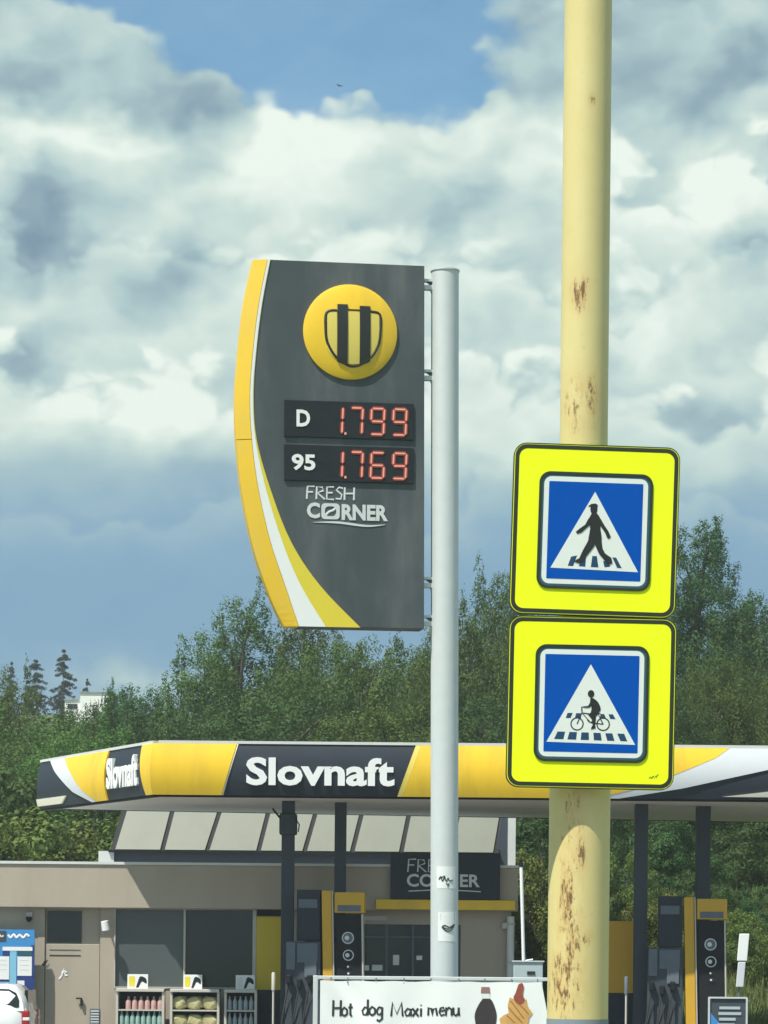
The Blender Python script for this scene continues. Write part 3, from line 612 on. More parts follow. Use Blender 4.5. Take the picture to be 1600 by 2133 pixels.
# columns
for (px, Y, wd) in ((600, 56.0, 0.25), (709, 56.4, 0.23), (1335, 56.0, 0.25), (1464, 56.6, 0.27)):
    X = P(px, 1800, Y).x
    c_ = cp(MB().box(X - wd / 2, X + wd / 2, Y - wd / 2, Y + wd / 2, 0.006, zc0 + 0.008), 'column', M['column'], bevel=0.012)
    if px == 600:
        cp(MB().box(X - 0.17, X + 0.17, Y - 0.2, Y + 0.2, bz(1745), bz(1702)), 'column_collar', M['column'], c_, bevel=0.03)
        cp(MB().tube([(X - 0.15, Y - 0.2, bz(1712)), (X - 0.3, Y - 0.25, bz(1693))], 0.02, 6), 'lamp_arm', M['black'], c_)
        cp(MB().tube([(X + 0.14, Y - 0.2, bz(1712)), (X + 0.22, Y - 0.22, bz(1725)), (X + 0.2, Y - 0.2, bz(1740))], 0.012, 6), 'cable', M['black'], c_)

# ================================================================== price totem
YT = 40.0; ST = F / YT
tb = P(928, 1985, YT)
TZ = lambda py: HC + (HZ - py) / ST * 0.991
TX = lambda px: (px - 928.0) / ST / math.cos(R(9.5)) * 0.993
totem = thing('price_totem', 'tall grey price totem with yellow edge, round emblem and red digits on a steel mast', 'price sign', (tb.x, YT, 0), (0, -R(0.45), R(9.5)))
def tp(mb, name, m, par=totem, **kw): return mb.build(name, m, par, **kw)
mr = 0.192
tp(MB().tube([(0, 0, 0), (0, 0, TZ(560) + 0.045), ], mr, 40), 'mast', M['steel'], smooth=True)
tp(MB().tube([(0, 0, TZ(560) + 0.046), (0, 0, TZ(557) + 0.045)], mr + 0.012, 40), 'mast_cap', M['steel'], smooth=True)
fy, by = -0.14, 0.22          # front and back of the panel box
outer = cr([(527, 547), (508, 640), (497, 740), (491, 830), (493, 920), (505, 1030), (530, 1150), (565, 1250), (592, 1306)], 5)
inner = cr([(556, 547), (538, 640), (526, 740), (520, 830), (524, 920), (537, 1020), (562, 1130), (592, 1220), (621, 1306)], 5)
w_in = inner
w_out = cr([(561, 547), (544, 640), (532, 740), (526, 830), (531, 920), (552, 1020), (586, 1130), (624, 1220), (676, 1306)], 5)
y_out = cr([(562, 547), (545, 640), (533, 740), (527.5, 830), (533.5, 920), (561, 1020), (604, 1130), (664, 1220), (748, 1306)], 5)
T2 = lambda pts: [(TX(a), TZ(b)) for a, b in pts]
body = T2(inner) + [(TX(881), TZ(1306)), (TX(881), TZ(547))]
panel = tp(MB().prism(body, fy, by), 'sign_box', M['totem_grey'], bevel=0.006)
# side edge: curved band that slopes back from the front face
def ribbon(a, b, ya, yb, back):
    pts = [[(p[0], ya, p[1]), (q_[0], yb, q_[1])] for p, q_ in zip(T2(a), T2(b))]
    return MB().slab(pts, (0, back, 0))
i0 = 20
for (lo, hi, nm) in ((0, i0 + 1, 'edge_band'), (i0, len(outer), 'edge_band')):
    a = outer[lo:hi]; b = [(p[0] - 0.8, p[1]) for p in inner[lo:hi]]
    if lo: a = [(a[0][0], a[0][1] + 1.5)] + a[1:]; b = [(b[0][0], b[0][1] + 1.5)] + b[1:]
    tp(ribbon(a, b, fy + 0.06, fy - 0.012, 0.2), nm, M['totem_orange'])
tp(ribbon(w_in, w_out, fy - 0.014, fy - 0.014, 0.013), 'white_stripe', M['totem_white'])
tp(ribbon([(p[0] + 0.3, p[1]) for p in w_out], y_out, fy - 0.010, fy - 0.010, 0.009), 'yellow_stripe', M['totem_yellow'])
# emblem dome
cxp, czp, rp = 726, 692, 98
ex, ez, er = TX(cxp), TZ(czp), rp / ST
def dome_y(x_, z_):
    r2 = ((x_ - ex) ** 2 + (z_ - ez) ** 2) / er ** 2
    return fy - 0.03 - 0.13 * math.sqrt(max(0.0, 1 - 0.80 * r2)) + 0.13 * math.sqrt(0.20)
rows = []
dm = MB(); NR, NA = 12, 56
vs_ = [(ex, dome_y(ex, ez), ez)]; fsx = []
for i in range(1, NR + 1):
    for k in range(NA):
        a = 2 * math.pi * k / NA; rr = er * math.sin(math.pi / 2 * i / NR); vs_.append((ex + rr * math.cos(a), dome_y(ex + rr * math.cos(a), ez + rr * math.sin(a)), ez + rr * math.sin(a)))
for k in range(NA): vs_.append((ex + er * math.cos(2 * math.pi * k / NA), fy - 0.002, ez + er * math.sin(2 * math.pi * k / NA)))
for k in range(NA): fsx.append((0, 1 + k, 1 + (k + 1) % NA))
for i in range(NR):
    for k in range(NA): fsx.append((1 + i * NA + k, 1 + (i + 1) * NA + k, 1 + (i + 1) * NA + (k + 1) % NA, 1 + i * NA + (k + 1) % NA))
fsx.append(tuple(1 + NR * NA + k for k in range(NA)))
dm.add(vs_, fsx)
disc = tp(dm, 'emblem_disc', M['fascia_yellow'], smooth=True)
def drape(x0, x1, za, zb_, lift, nx=4, nz=14):
    """strip between x0..x1; za, zb_ functions of px -> py"""
    pts = []
    for i in range(nz + 1):
        row = []
        for j in range(nx + 1):
            px = x0 + (x1 - x0) * j / nx; py = za(px) + (zb_(px) - za(px)) * i / nz; X, Z = TX(px), TZ(py); row.append((X, dome_y(X, Z) - lift, Z))
        pts.append(row)
    return MB().slab(pts, (0, lift * 0.9, 0))
def sh_bot(px):   # lower outline of the shield
    t_ = min(1.0, abs(px - 730) / 57.0); return 763 - 48 * (1 - math.sqrt(max(0, 1 - t_ ** 2.2)))
for (a, b) in ((677, 697), (719, 744), (766, 785)):
    tp(drape(a, b, K(652), lambda q_: sh_bot(q_) - 3, 0.006), 'shield_field', M['pale_yellow'], disc, smooth=True)
for (a, b, t0_, sk) in ((698, 719, 637, 0), (744, 766, 639, 0)):
    tp(drape(a, b, K(t0_), lambda q_: sh_bot(q_), 0.016), 'tower_bar', M['sign_black'], disc, smooth=True)
ol = cr([(697, 650), (676, 655), (674, 690), (678, 718), (694, 745), (716, 760), (730, 764), (748, 759), (770, 742), (783, 718), (787, 690), (786, 655), (766, 650)], 4)
tp(MB().tube([(TX(a), dome_y(TX(a), TZ(b)) + 0.004, TZ(b)) for a, b in ol], 0.021, 8), 'shield_outline', M['sign_black'], disc, smooth=True)
tp(MB().tube([(TX(a), dome_y(TX(a), TZ(b)) + 0.004, TZ(b)) for a, b in ((719, 648), (744, 648))], 0.014, 8), 'shield_outline', M['sign_black'], disc)
# price displays
SEG = {'1': 'bc', '7': 'abc', '9': 'abcdfg', '6': 'acdefg'}
def digit(ch, x0, x1, z0, z1, y0, par):
    w_, h_ = x1 - x0, z1 - z0; t_ = 0.036
    zm = (z0 + z1) / 2
    segs = {'a': (x0 + t_ * .6, x1 - t_ * .6, z1 - t_, z1), 'g': (x0 + t_ * .6, x1 - t_ * .6, zm - t_ / 2, zm + t_ / 2), 'd': (x0 + t_ * .6, x1 - t_ * .6, z0, z0 + t_),
            'f': (x0, x0 + t_, zm + t_ * .35, z1 - t_ * .5), 'b': (x1 - t_, x1, zm + t_ * .35, z1 - t_ * .5), 'e': (x0, x0 + t_, z0 + t_ * .5, zm - t_ * .35), 'c': (x1 - t_, x1, z0 + t_ * .5, zm - t_ * .35)}
    red, pale = MB(), MB()
    for s_ in SEG[ch]:
        a, b, c_, d_ = segs[s_]; e_ = 0.012
        def hexa(a, b, c_, d_, k_):
            if b - a > d_ - c_: h2 = (d_ - c_) / 2 * k_; return [(a, (c_ + d_) / 2), (a + h2, c_), (b - h2, c_), (b, (c_ + d_) / 2), (b - h2, d_), (a + h2, d_)]
            h2 = (b - a) / 2 * k_; return [((a + b) / 2, c_), (b, c_ + h2), (b, d_ - h2), ((a + b) / 2, d_), (a, d_ - h2), (a, c_ + h2)]
        red.prism(hexa(a - e_, b + e_, c_ - e_, d_ + e_, 1.0), y0 - 0.006, y0 - 0.001)
        pale.prism(hexa(a + .007, b - .007, c_ + .007, d_ - .007, 0.9), y0 - 0.010, y0 - 0.0055)
    for m_ in (red, pale): m_.v = [(v_[0] + (v_[2] - z0) * 0.05, v_[1], v_[2]) for v_ in m_.v]
    dgt = red.build('digit', M['led_red'], par); pale.build('diodes', M['led'], par)
for (py0, py1, grade, num) in ((837, 913, 'D', '1799'), (929, 1004, '95', '1769')):
    dy = 4
    dsp = tp(MB().box(TX(590), TX(858), fy - 0.030, fy - 0.001, TZ(py1), TZ(py0)), 'price_display', M['display'], bevel=0.006)
    tp(text_mb(grade, TX(615 if grade == 'D' else 605), TX(643 if grade == 'D' else 654), TZ(py1 - 21), TZ(py0 + 20), fy - 0.031, 0.008, 0.03), 'grade_letter', M['letter_white'], dsp)
    for ch, (a, b) in zip(num, ((688, 711), (722, 752), (765, 797), (811, 843))):
        if ch == '1' and a == 688: MB().box(TX(714), TX(718), fy - 0.04, fy - 0.031, TZ(py1 - 7), TZ(py1 - 12)).build('decimal_point', M['led'], dsp)
        digit(ch, TX(a), TX(b), TZ(py1 - 7), TZ(py0 + 10), fy - 0.031, dsp)
tp(strokes_mb(hand('FRESH', TX(637), TX(737), TZ(1041), TZ(1015) - TZ(1041)), 0.014, fy - 0.004, 0.3), 'lettering', M['letter_grey'])
cn = tp(text_mb('C', TX(637), TX(664), TZ(1081), TZ(1048), fy - 0.001, 0.008, 0.04), 'lettering', M['letter_grey'])
tp(text_mb('RNER', TX(709), TX(805), TZ(1083), TZ(1050), fy - 0.001, 0.008, 0.04), 'lettering', M['letter_grey'])
tp(MB().ring(rrect(TX(667), TX(705), TZ(1082), TZ(1049), 0.05, 4), [(TX(686) + (p[0] - TX(686)) * .62, TZ(1065.5) + (p[1] - TZ(1065.5)) * .62) for p in rrect(TX(667), TX(705), TZ(1082), TZ(1049), 0.09, 4)], fy - 0.008, fy - 0.001), 'bean_letter', M['letter_grey'])
tp(strokes_mb([cr([(TX(673), TZ(1077)), (TX(683), TZ(1067)), (TX(692), TZ(1063)), (TX(700), TZ(1054))])], 0.016, fy - 0.004, 0.3), 'bean_crease', M['letter_grey'])
us = MB(); cp1 = cr([(650, 1089), (700, 1086), (760, 1092), (800, 1090)], 5); cp2 = cr([(650, 1089.6), (700, 1090.5), (760, 1096), (800, 1090.8)], 5)
tp(MB().slab([[(TX(a[0]), fy - 0.008, TZ(a[1])), (TX(b[0]), fy - 0.008, TZ(b[1]))] for a, b in zip(cp1, cp2)], (0, 0.007, 0)), 'underline', M['letter_grey'])
# brackets between box and mast
for py in (581, 771, 1206, 1286):
    b_ = MB().box(TX(881) - 0.02, TX(903), -0.05, 0.05, TZ(py - 9) - 0.025, TZ(py - 9) + 0.01); b_.box(TX(881) - 0.02, TX(903), -0.05, 0.05, TZ(py + 7) - 0.03, TZ(py + 7) + 0.03)
    br = tp(b_, 'bracket', M['steel'])
    tp(MB().prism([(TX(884), TZ(py - 8)), (TX(902), TZ(py - 8)), (TX(902), TZ(py + 5))], -0.012, 0.012), 'gusset', M['grey_plastic'], br)
    tp(MB().prism([(TX(896), TZ(py + 9)), (TX(903), TZ(py + 9)), (TX(903), TZ(py + 26))], -0.03, 0.03), 'gusset', M['steel'], br)
# posters on the mast
def mast_paper(name, label, px0, px1, py0, py1, draw):
    o = thing(name, label, 'poster', (tb.x - math.sin(R(0.45)) * 0, YT, 0), (0, -R(0.45), 0), 'papers stuck on the totem mast')
    X0, X1 = (px0 - 930) / ST, (px1 - 930) / ST; a0, a1 = math.asin(max(-1, X0 / mr)), math.asin(min(0.995, X1 / mr)); pts = []
    for i in range(2):
        z_ = TZ(py1) + (TZ(py0) - TZ(py1)) * i
        pts.append([((mr + 0.006) * math.sin(a0 + (a1 - a0) * j / 10), -(mr + 0.006) * math.cos(a0 + (a1 - a0) * j / 10), z_) for j in range(11)])
    MB().slab(pts, (0, 0.004, 0)).build('sheet', M['paper'], o, smooth=True)
    for nm, lines, rr in draw:
        m_ = MB()
        for ln in lines:
            m_.tube([(((a - 930) / ST), -math.sqrt(max(0.0004, (mr + 0.0075) ** 2 - ((a - 930) / ST) ** 2)), TZ(b)) for a, b in ln], rr, 6)
        m_.build(nm, M['ink'], o)
mast_paper('handwritten_flyer', 'white flyer with a black scribble on the mast, the upper of two', 914, 952, 1803, 1849,
           [('scribble', [cr([(918, 1830), (922, 1824), (925, 1833), (930, 1826), (933, 1834), (937, 1827), (940, 1833), (947, 1831)]), cr([(920, 1827), (930, 1823), (928, 1829)]), [(933, 1838), (936, 1841), (939, 1838), (936, 1845)]], 0.0075)])
mast_paper('printed_flyer', 'white flyer with ruled lines and a dark sketch, the lower on the mast', 917, 954, 1899, 1960,
           [('printed_line', [[(921, 1903), (951, 1903)], [(921, 1908), (951, 1908)], [(921, 1913), (951, 1913)]], 0.004),
            ('sketch', [cr([(924, 1930), (930, 1926), (940, 1930), (950, 1924), (944, 1936), (934, 1938), (925, 1930), (938, 1934), (948, 1928)])], 0.008)])

# ================================================================== yellow lamp post with two crossing signs
YPO = 13.1; SP = F / YPO
pb, pt_ = P(1203, 2133, YPO), P(1226, 0, YPO)
up = (pt_ - pb).normalized(); base = pb - up * (pb.z / up.z); base.z = 0.12
lean_y = math.atan2(up.x, up.z)
M['pole_low'] = pole_mat('pole_paint_low', [(-0.045, 0.055, 2.05, 0.34, 1.0), (-0.05, 0.05, 2.58, 0.14, 0.8), (-0.06, 0.10, 1.76, 0.20, 0.9), (-0.015, 0.04, 2.30, 0.22, 0.8), (-0.05, 0.075, 2.2, 0.75, 0.55), (0.03, 0.03, 1.95, 0.05, 0.7)])
M['pole_up'] = pole_mat('pole_paint_up', [(-0.03, 0.042, 4.87, 0.085, 1.15), (-0.045, 0.05, 4.36, 0.13, 1.0), (0.03, 0.035, 4.38, 0.12, 0.9), (0.015, 0.02, 5.74, 0.03, 0.8)])
M['pole_band'] = mat('pole_band_grey', (0.20, 0.25, 0.30), 0.6, var=0.2, scale=6, dirt=((0.3, 0.28, 0.18), 0.5, 8))
post = thing('lamp_post', 'thick pale yellow steel lamp post with rusty streaks carrying two crossing signs', 'pole', base, (0, lean_y, 0))
zj = (P(1203, 2122, YPO).z - 0.12)
MB().tube([(0, 0, 0), (0, 0, zj)], 0.141, 40).build('painted_band', M['pole_band'], post, smooth=True)
MB().tube([(0, 0, zj), (0, 0, 3.05)], 0.139, 48).build('lower_tube', M['pole_low'], post, smooth=True)
MB().tube([(0, 0, 3.05), (0, 0, 3.16)], [0.139, 0.111], 48).build('tube_shoulder', M['pole_low'], post, smooth=True)
MB().tube([(0, 0, 3.16), (0, 0, 9.0)], [0.110, 0.106], 48).build('upper_tube', M['pole_up'], post, smooth=True)
MB().tube([(0, 0, 9.0), (0, 0, 9.04)], 0.115, 40).build('top_cap', M['pole_up'], post, smooth=True)
MB().plate(circle(0, 0, 0.24, 24), -0.1, 0.03).build('foot_plate', M['pole_band'], post)

def crossing_sign(name, label, cpx, cpy, tilt, kind, w_=0.735, h_=0.745):
    c = P(cpx, cpy, YPO - 0.139 - 0.062)
    o = thing(name, label, 'road sign', c, (0, R(tilt), R(1.0)), 'crossing signs on the yellow post')
    hw, hh = w_ / 2, h_ / 2; k = 1 / (4 * SP)
    back = MB().prism(rrect(-hw, hw, -hh, hh, 0.055), 0.0, 0.030).build('backing_panel', M['fluor'], o)
    MB().ring(rrect(-hw - 0.004, hw + 0.004, -hh - 0.004, hh + 0.004, 0.058), rrect(-hw - 0.001, hw + 0.001, -hh - 0.001, hh + 0.001, 0.056), -0.004, 0.034).build('rim', M['sign_border'], o)
    MB().ring(rrect(-hw + 0.003, hw - 0.003, -hh + 0.003, hh - 0.003, 0.052), rrect(-hw + 0.021, hw - 0.021, -hh + 0.021, hh - 0.021, 0.038), -0.003, 0.001).build('border_line', M['sign_border'], o)
    iw, ih = 0.255, 0.262; oz = -0.004
    R_ = lambda a, b, r: rrect(-a, a, oz - b, oz + b, r)
    face = MB().prism(R_(iw, ih, 0.050), -0.012, -0.001).build('inner_sign', M['sign_darkblue'], o)
    MB().ring(R_(iw, ih, 0.050), R_(iw - 0.012, ih - 0.012, 0.040), -0.020, -0.013).build('dark_rim', M['sign_border'], face)
    MB().prism(R_(iw - 0.022, ih - 0.022, 0.034), -0.015, -0.0125).build('white_border', M['sign_white'], face)
    MB().prism(R_(iw - 0.044, ih - 0.044, 0.004), -0.018, -0.0155).build('blue_field', M['sign_blue'], face)
    if kind == 'walk':
        zc = (801, 821); rot = R(1.9)
        T = lambda pts: [(((a - zc[0]) * math.cos(rot) + (b - zc[1]) * math.sin(rot)) * k, oz - (-(a - zc[0]) * math.sin(rot) + (b - zc[1]) * math.cos(rot)) * k) for a, b in pts]
        tri = [(804, 498), (436, 1120), (1155, 1157)]
        stripes = [[(578, 1105), (606, 1030), (655, 1020), (622, 1107)], [(668, 1108), (692, 1055), (728, 1030), (722, 1112)], [(768, 1115), (780, 1025), (817, 1025), (830, 1118)], [(880, 1117), (868, 1065), (910, 1068), (926, 1112)], [(984, 1122), (944, 1035), (976, 1038), (1022, 1125)]]
        figs = [[(793 + 29 * math.cos(i * .524), 643 + 42 * math.sin(i * .524)) for i in range(12)], [(745, 617), (772, 598), (805, 594), (825, 606), (821, 630), (768, 622)],
                cr([(778, 670), (812, 672), (840, 705), (850, 745), (846, 800), (856, 902), (800, 912), (748, 905), (762, 800), (752, 730), (762, 700), (778, 670)], 3)[:-1],
                [(768, 698), (776, 756), (738, 790), (690, 832), (656, 843), (645, 826), (680, 797), (722, 768), (746, 722)],
                [(826, 694), (850, 722), (880, 775), (912, 822), (932, 868), (912, 885), (898, 868), (884, 830), (850, 782), (836, 762)],
                [(750, 888), (818, 892), (790, 952), (742, 1012), (704, 1066), (672, 1086), (634, 1072), (646, 1056), (672, 1044), (700, 982), (732, 925)],
                [(792, 888), (854, 892), (862, 960), (884, 1004), (936, 1040), (944, 1082), (914, 1097), (884, 1064), (834, 1004), (806, 942)]]
        strokes = []
    else:
        zc = (776, 773); rot = R(1.0)
        T = lambda pts: [(((a - zc[0]) * math.cos(rot) + (b - zc[1]) * math.sin(rot)) * k, oz - (-(a - zc[0]) * math.sin(rot) + (b - zc[1]) * math.cos(rot)) * k) for a, b in pts]
        tri = [(770, 450), (407, 1087), (1136, 1110)]
        stripes = [[(470 + i * 109, 1064 + i * 3), (492 + i * 98 + 6, 1003 + i * 3), (560 + i * 97, 1004 + i * 3), (546 + i * 105, 1066 + i * 3)] for i in range(6)]
        stripes += [[(565, 892), (580, 850), (622, 850), (604, 892)], [(640, 892), (650, 852), (692, 852), (690, 892)], [(845, 895), (850, 858), (880, 858), (896, 895)], [(930, 898), (916, 860), (952, 860), (974, 900)]]
        figs = [[(772 + 27 * math.cos(i * .524), 693 + 31 * math.sin(i * .524)) for i in range(12)],
                cr([(768, 722), (800, 735), (832, 765), (852, 815), (840, 842), (805, 868), (772, 852), (778, 800), (764, 770), (768, 722)], 3)[:-1],
                [(808, 846), (812, 900), (806, 945), (810, 975), (772, 984), (776, 966), (786, 950), (780, 902), (748, 864), (770, 846)],
                [(776, 756), (786, 790), (752, 806), (710, 806), (710, 796), (748, 792), (762, 768)]]
        circ = lambda cx0, cy0, r0: [(cx0 + r0 * math.cos(i * math.pi / 10), cy0 + r0 * math.sin(i * math.pi / 10)) for i in range(21)]
        strokes = [circ(658, 940, 50), circ(872, 942, 51), [(658, 940), (698, 850), (770, 930), (830, 858), (872, 942)], [(698, 850), (696, 802), (716, 800)], [(705, 850), (822, 866)], [(770, 930), (872, 942)], [(812, 852), (850, 856)], [(742, 905), (760, 925)]]
    tr = MB().prism(T(tri), -0.0205, -0.0185).build('white_triangle', M['sign_white'], face)
    for s_ in stripes: MB().prism(T(s_), -0.0225, -0.021).build('crossing_stripe', M['sign_navy'], face)
    fg = MB()
    for i, f_ in enumerate(figs): fg.prism(T(f_), -0.0262 - 0.0006 * i, -0.0235 + 0.0001 * i)
    fg.build('pictogram', M['sign_black'], face)
    if strokes: strokes_mb([T(s_) for s_ in strokes], 0.0028, -0.0225, 0.4).build('bicycle_outline', M['sign_black'], face)
    for zz in (-0.22, 0.22):
        MB().box(-0.16, 0.16, 0.031, 0.055, zz - 0.02, zz + 0.02).build('mounting_rail', M['steel'], o)
        MB().tube([(0.0, 0.2, zz), (0.0, 0.2, zz + 0.001)], 0.001, 6).build('clamp_bolt', M['steel'], o)
    for ch in o.children:
        for me_ in [ch] + list(ch.children):
            for v_ in me_.data.vertices:
                if v_.co.y < 0: v_.co.y *= 0.28
    return o
s1 = crossing_sign('crossing_sign', 'yellow-bordered blue sign with a walking pedestrian, the upper on the yellow post', 1239, 1105, 1.35, 'walk', 0.738, 0.758)
s2 = crossing_sign('crossing_sign', 'yellow-bordered blue sign with a cyclist, the lower on the yellow post', 1232, 1464, 0.7, 'bike', 0.745, 0.76)
k_ = 1 / SP
strokes_mb([cr([((a - 1232) * k_, -(b - 1464) * k_) for a, b in ln], 3) for ln in ([(1353, 1616), (1357, 1613), (1359, 1617), (1362, 1611), (1365, 1616)], [(1366, 1610), (1368, 1614), (1370, 1609), (1373, 1608)])], 0.0012, -0.001, 0.4).build('marker_scrawl', M['sign_border'], s2)

# ================================================================== banner on its frame in front of the mast
YN = 38.6; SN = F / YN
NX = lambda px: (px - 800.0) / SN
NZ = lambda py: HC + (HZ - py) / SN
NO = (NX(900), YN, 0)
ban = thing('advertising_banner', 'white banner with black handwriting, a cola bottle and hot dog on a steel frame', 'banner', NO)
def bp_(mb, name, m, par=ban, **kw): return mb.build(name, m, par, org=NO, **kw)
bp_(MB().box(NX(653), NX(663), YN - 0.03, YN + 0.04, 0, NZ(2033)), 'frame_post', M['steel'], bevel=0.006)
bp_(MB().box(NX(1146), NX(1156), YN - 0.03, YN + 0.04, 0, NZ(2034)), 'frame_post', M['steel'], bevel=0.006)
bp_(MB().box(NX(663), NX(1146), YN - 0.025, YN + 0.035, NZ(2041), NZ(2033.5)), 'top_rail', M['steel'], bevel=0.006)
bp_(MB().box(NX(663), NX(1146), YN - 0.025, YN + 0.035, 0.35, 0.40), 'bottom_rail', M['steel'], bevel=0.006)
pts = []
NXB, NZB = 60, 24
def sheet_y(px, t_):
    return YN - 0.06 + 0.012 * math.sin(px * 0.045 + 2.0 * t_) * (0.4 + t_) - 0.022 * math.exp(-(((px - 690) - 150 * t_ * 0.9) / 26.0) ** 2) + 0.010 * math.exp(-(((px - 716) - 150 * t_ * .9) / 16.0) ** 2) + 0.006 * math.sin(px * 0.011 - 3 * t_)
for i in range(NZB + 1):
    t_ = i / NZB; row = []
    for j in range(NXB + 1):
        u_ = j / NXB; right = 1128 + 12 * min(1, t_ * 3)
        px = 668 + (right - 668) * u_; sag = 1.6 * math.sin(u_ * math.pi * 6) ** 2 * (1 - t_)
        row.append((NX(px), sheet_y(px, t_), NZ(2043 + sag + (2225 - 2043) * t_)))
    pts.append(row)
sheet = bp_(MB().slab(pts, (0, 0.004, 0)), 'sheet', M['banner'], smooth=True)
for px in (690, 725, 784, 842, 898, 956, 1010, 1066, 1120):
    bp_(MB().tube([(NX(px), YN - 0.055, NZ(2048)), (NX(px), YN - 0.03, NZ(2037))], 0.008, 6), 'tie', M['grey_plastic'])
yI = YN - 0.115
def on_sheet(m_, lift=0.004):
    o = []
    for v in m_.v:
        px = 800 + v[0] * SN; t_ = (HZ - (v[2] - HC) * SN - 2043) / (2225 - 2043); o.append((v[0], sheet_y(px, t_) + v[1] - lift, v[2]))
    m_.v = o; return m_
H1 = lambda py: NZ(py)
for (word, a, b, py, hpx) in (('Hot', 695, 737, 2117, 33), ('dog', 755, 800, 2115, 33), ('Maxi', 816, 882, 2116, 30), ('menu', 893, 960, 2114, 32)):
    m_ = strokes_mb(hand(word, NX(a), NX(b), NZ(py), hpx / SN), 0.0145, 0.0, 0.25); bp_(on_sheet(m_), 'lettering', M['ink'], sheet)
def flat(poly, lift): return on_sheet(MB().prism([(NX(a), NZ(b)) for a, b in poly], -0.003, 0.0), lift)
bot = bp_(flat(cr([(1006, 2079), (1022, 2079), (1030, 2092), (1035, 2110), (1034, 2126), (1030, 2133), (996, 2133), (991, 2126), (990, 2110), (997, 2092), (1006, 2079)], 3)[:-1], 0.006), 'bottle_print', M['cola'], sheet)
bp_(flat([(1003, 2054), (1020, 2054), (1021, 2067), (1002, 2067)], 0.006), 'bottle_cap_print', M['cap_red'], sheet)
bp_(flat([(1003, 2068), (1020, 2068), (1021, 2078), (1004, 2078)], 0.006), 'bottle_neck_print', M['paper'], sheet)
bp_(flat(cr([(1080, 2048), (1087, 2045), (1091, 2052), (1089, 2070), (1094, 2080), (1088, 2088), (1078, 2088), (1070, 2076), (1074, 2066), (1080, 2048)], 3)[:-1], 0.009), 'sausage_print', M['sausage'], sheet)
bp_(flat([(1062, 2075), (1075, 2080), (1088, 2086), (1097, 2078), (1099, 2092), (1110, 2108), (1103, 2116), (1100, 2133), (1094, 2160), (1050, 2160), (1041, 2120), (1050, 2112), (1060, 2108), (1058, 2092)], 0.006), 'bun_print', M['bun'], sheet)
for ln in ([(1064, 2082), (1078, 2100), (1092, 2118)], [(1060, 2096), (1074, 2112), (1088, 2126)], [(1056, 2112), (1072, 2126)], [(1078, 2086), (1092, 2098), (1102, 2110)]):
    bp_(on_sheet(strokes_mb([[(NX(a), NZ(b)) for a, b in ln]], 0.009, 0.0, 0.25), 0.010), 'bun_stripe_print', M['bun_dark'], sheet)

# ================================================================== cabinet and thin white rod right of the banner
cab = thing('utility_cabinet', 'pale grey utility cabinet peeking over the banner right of the mast', 'cabinet', (P(1100, 2000, 44).x, 44, 0))
MB().box(-0.22, 0.22, -0.15, 0.15, 0, P(1100, 2004, 44).z).build('housing', M['cabinet'], cab, bevel=0.01)
MB().box(-0.24, 0.24, -0.17, 0.17, P(1100, 2004, 44).z + 0.002, P(1100, 2001, 44).z).build('lid', M['steel'], cab)
MB().box(-0.02, 0.1, -0.162, -0.151, P(1100, 2030, 44).z, P(1100, 2023, 44).z).build('sticker', M['sign_border'], cab)
rod = thing('white_rod', 'thin white upright rod with a dark tip beside the shop corner', 'pole', (P(1091, 1985, 50).x, 50, 0))
h0, h1 = P(1091, 2002, 50), P(1086, 1806, 50)
MB().tube([(0, 0, 0), (0, 0, h0.z), (h1.x - h0.x, 0, h1.z)], 0.03, 10).build('shaft', M['letter_white'], rod, smooth=True)
MB().tube([(h1.x - h0.x, 0, h1.z), (h1.x - h0.x - 0.01, 0, h1.z + 0.13)], [0.035, 0.03], 10).build('tip', M['black'], rod, smooth=True)
MB().tube([(0, 0, h0.z), (0.16, 0, h0.z + 0.03)], 0.015, 8).build('side_arm', M['letter_white'], rod)

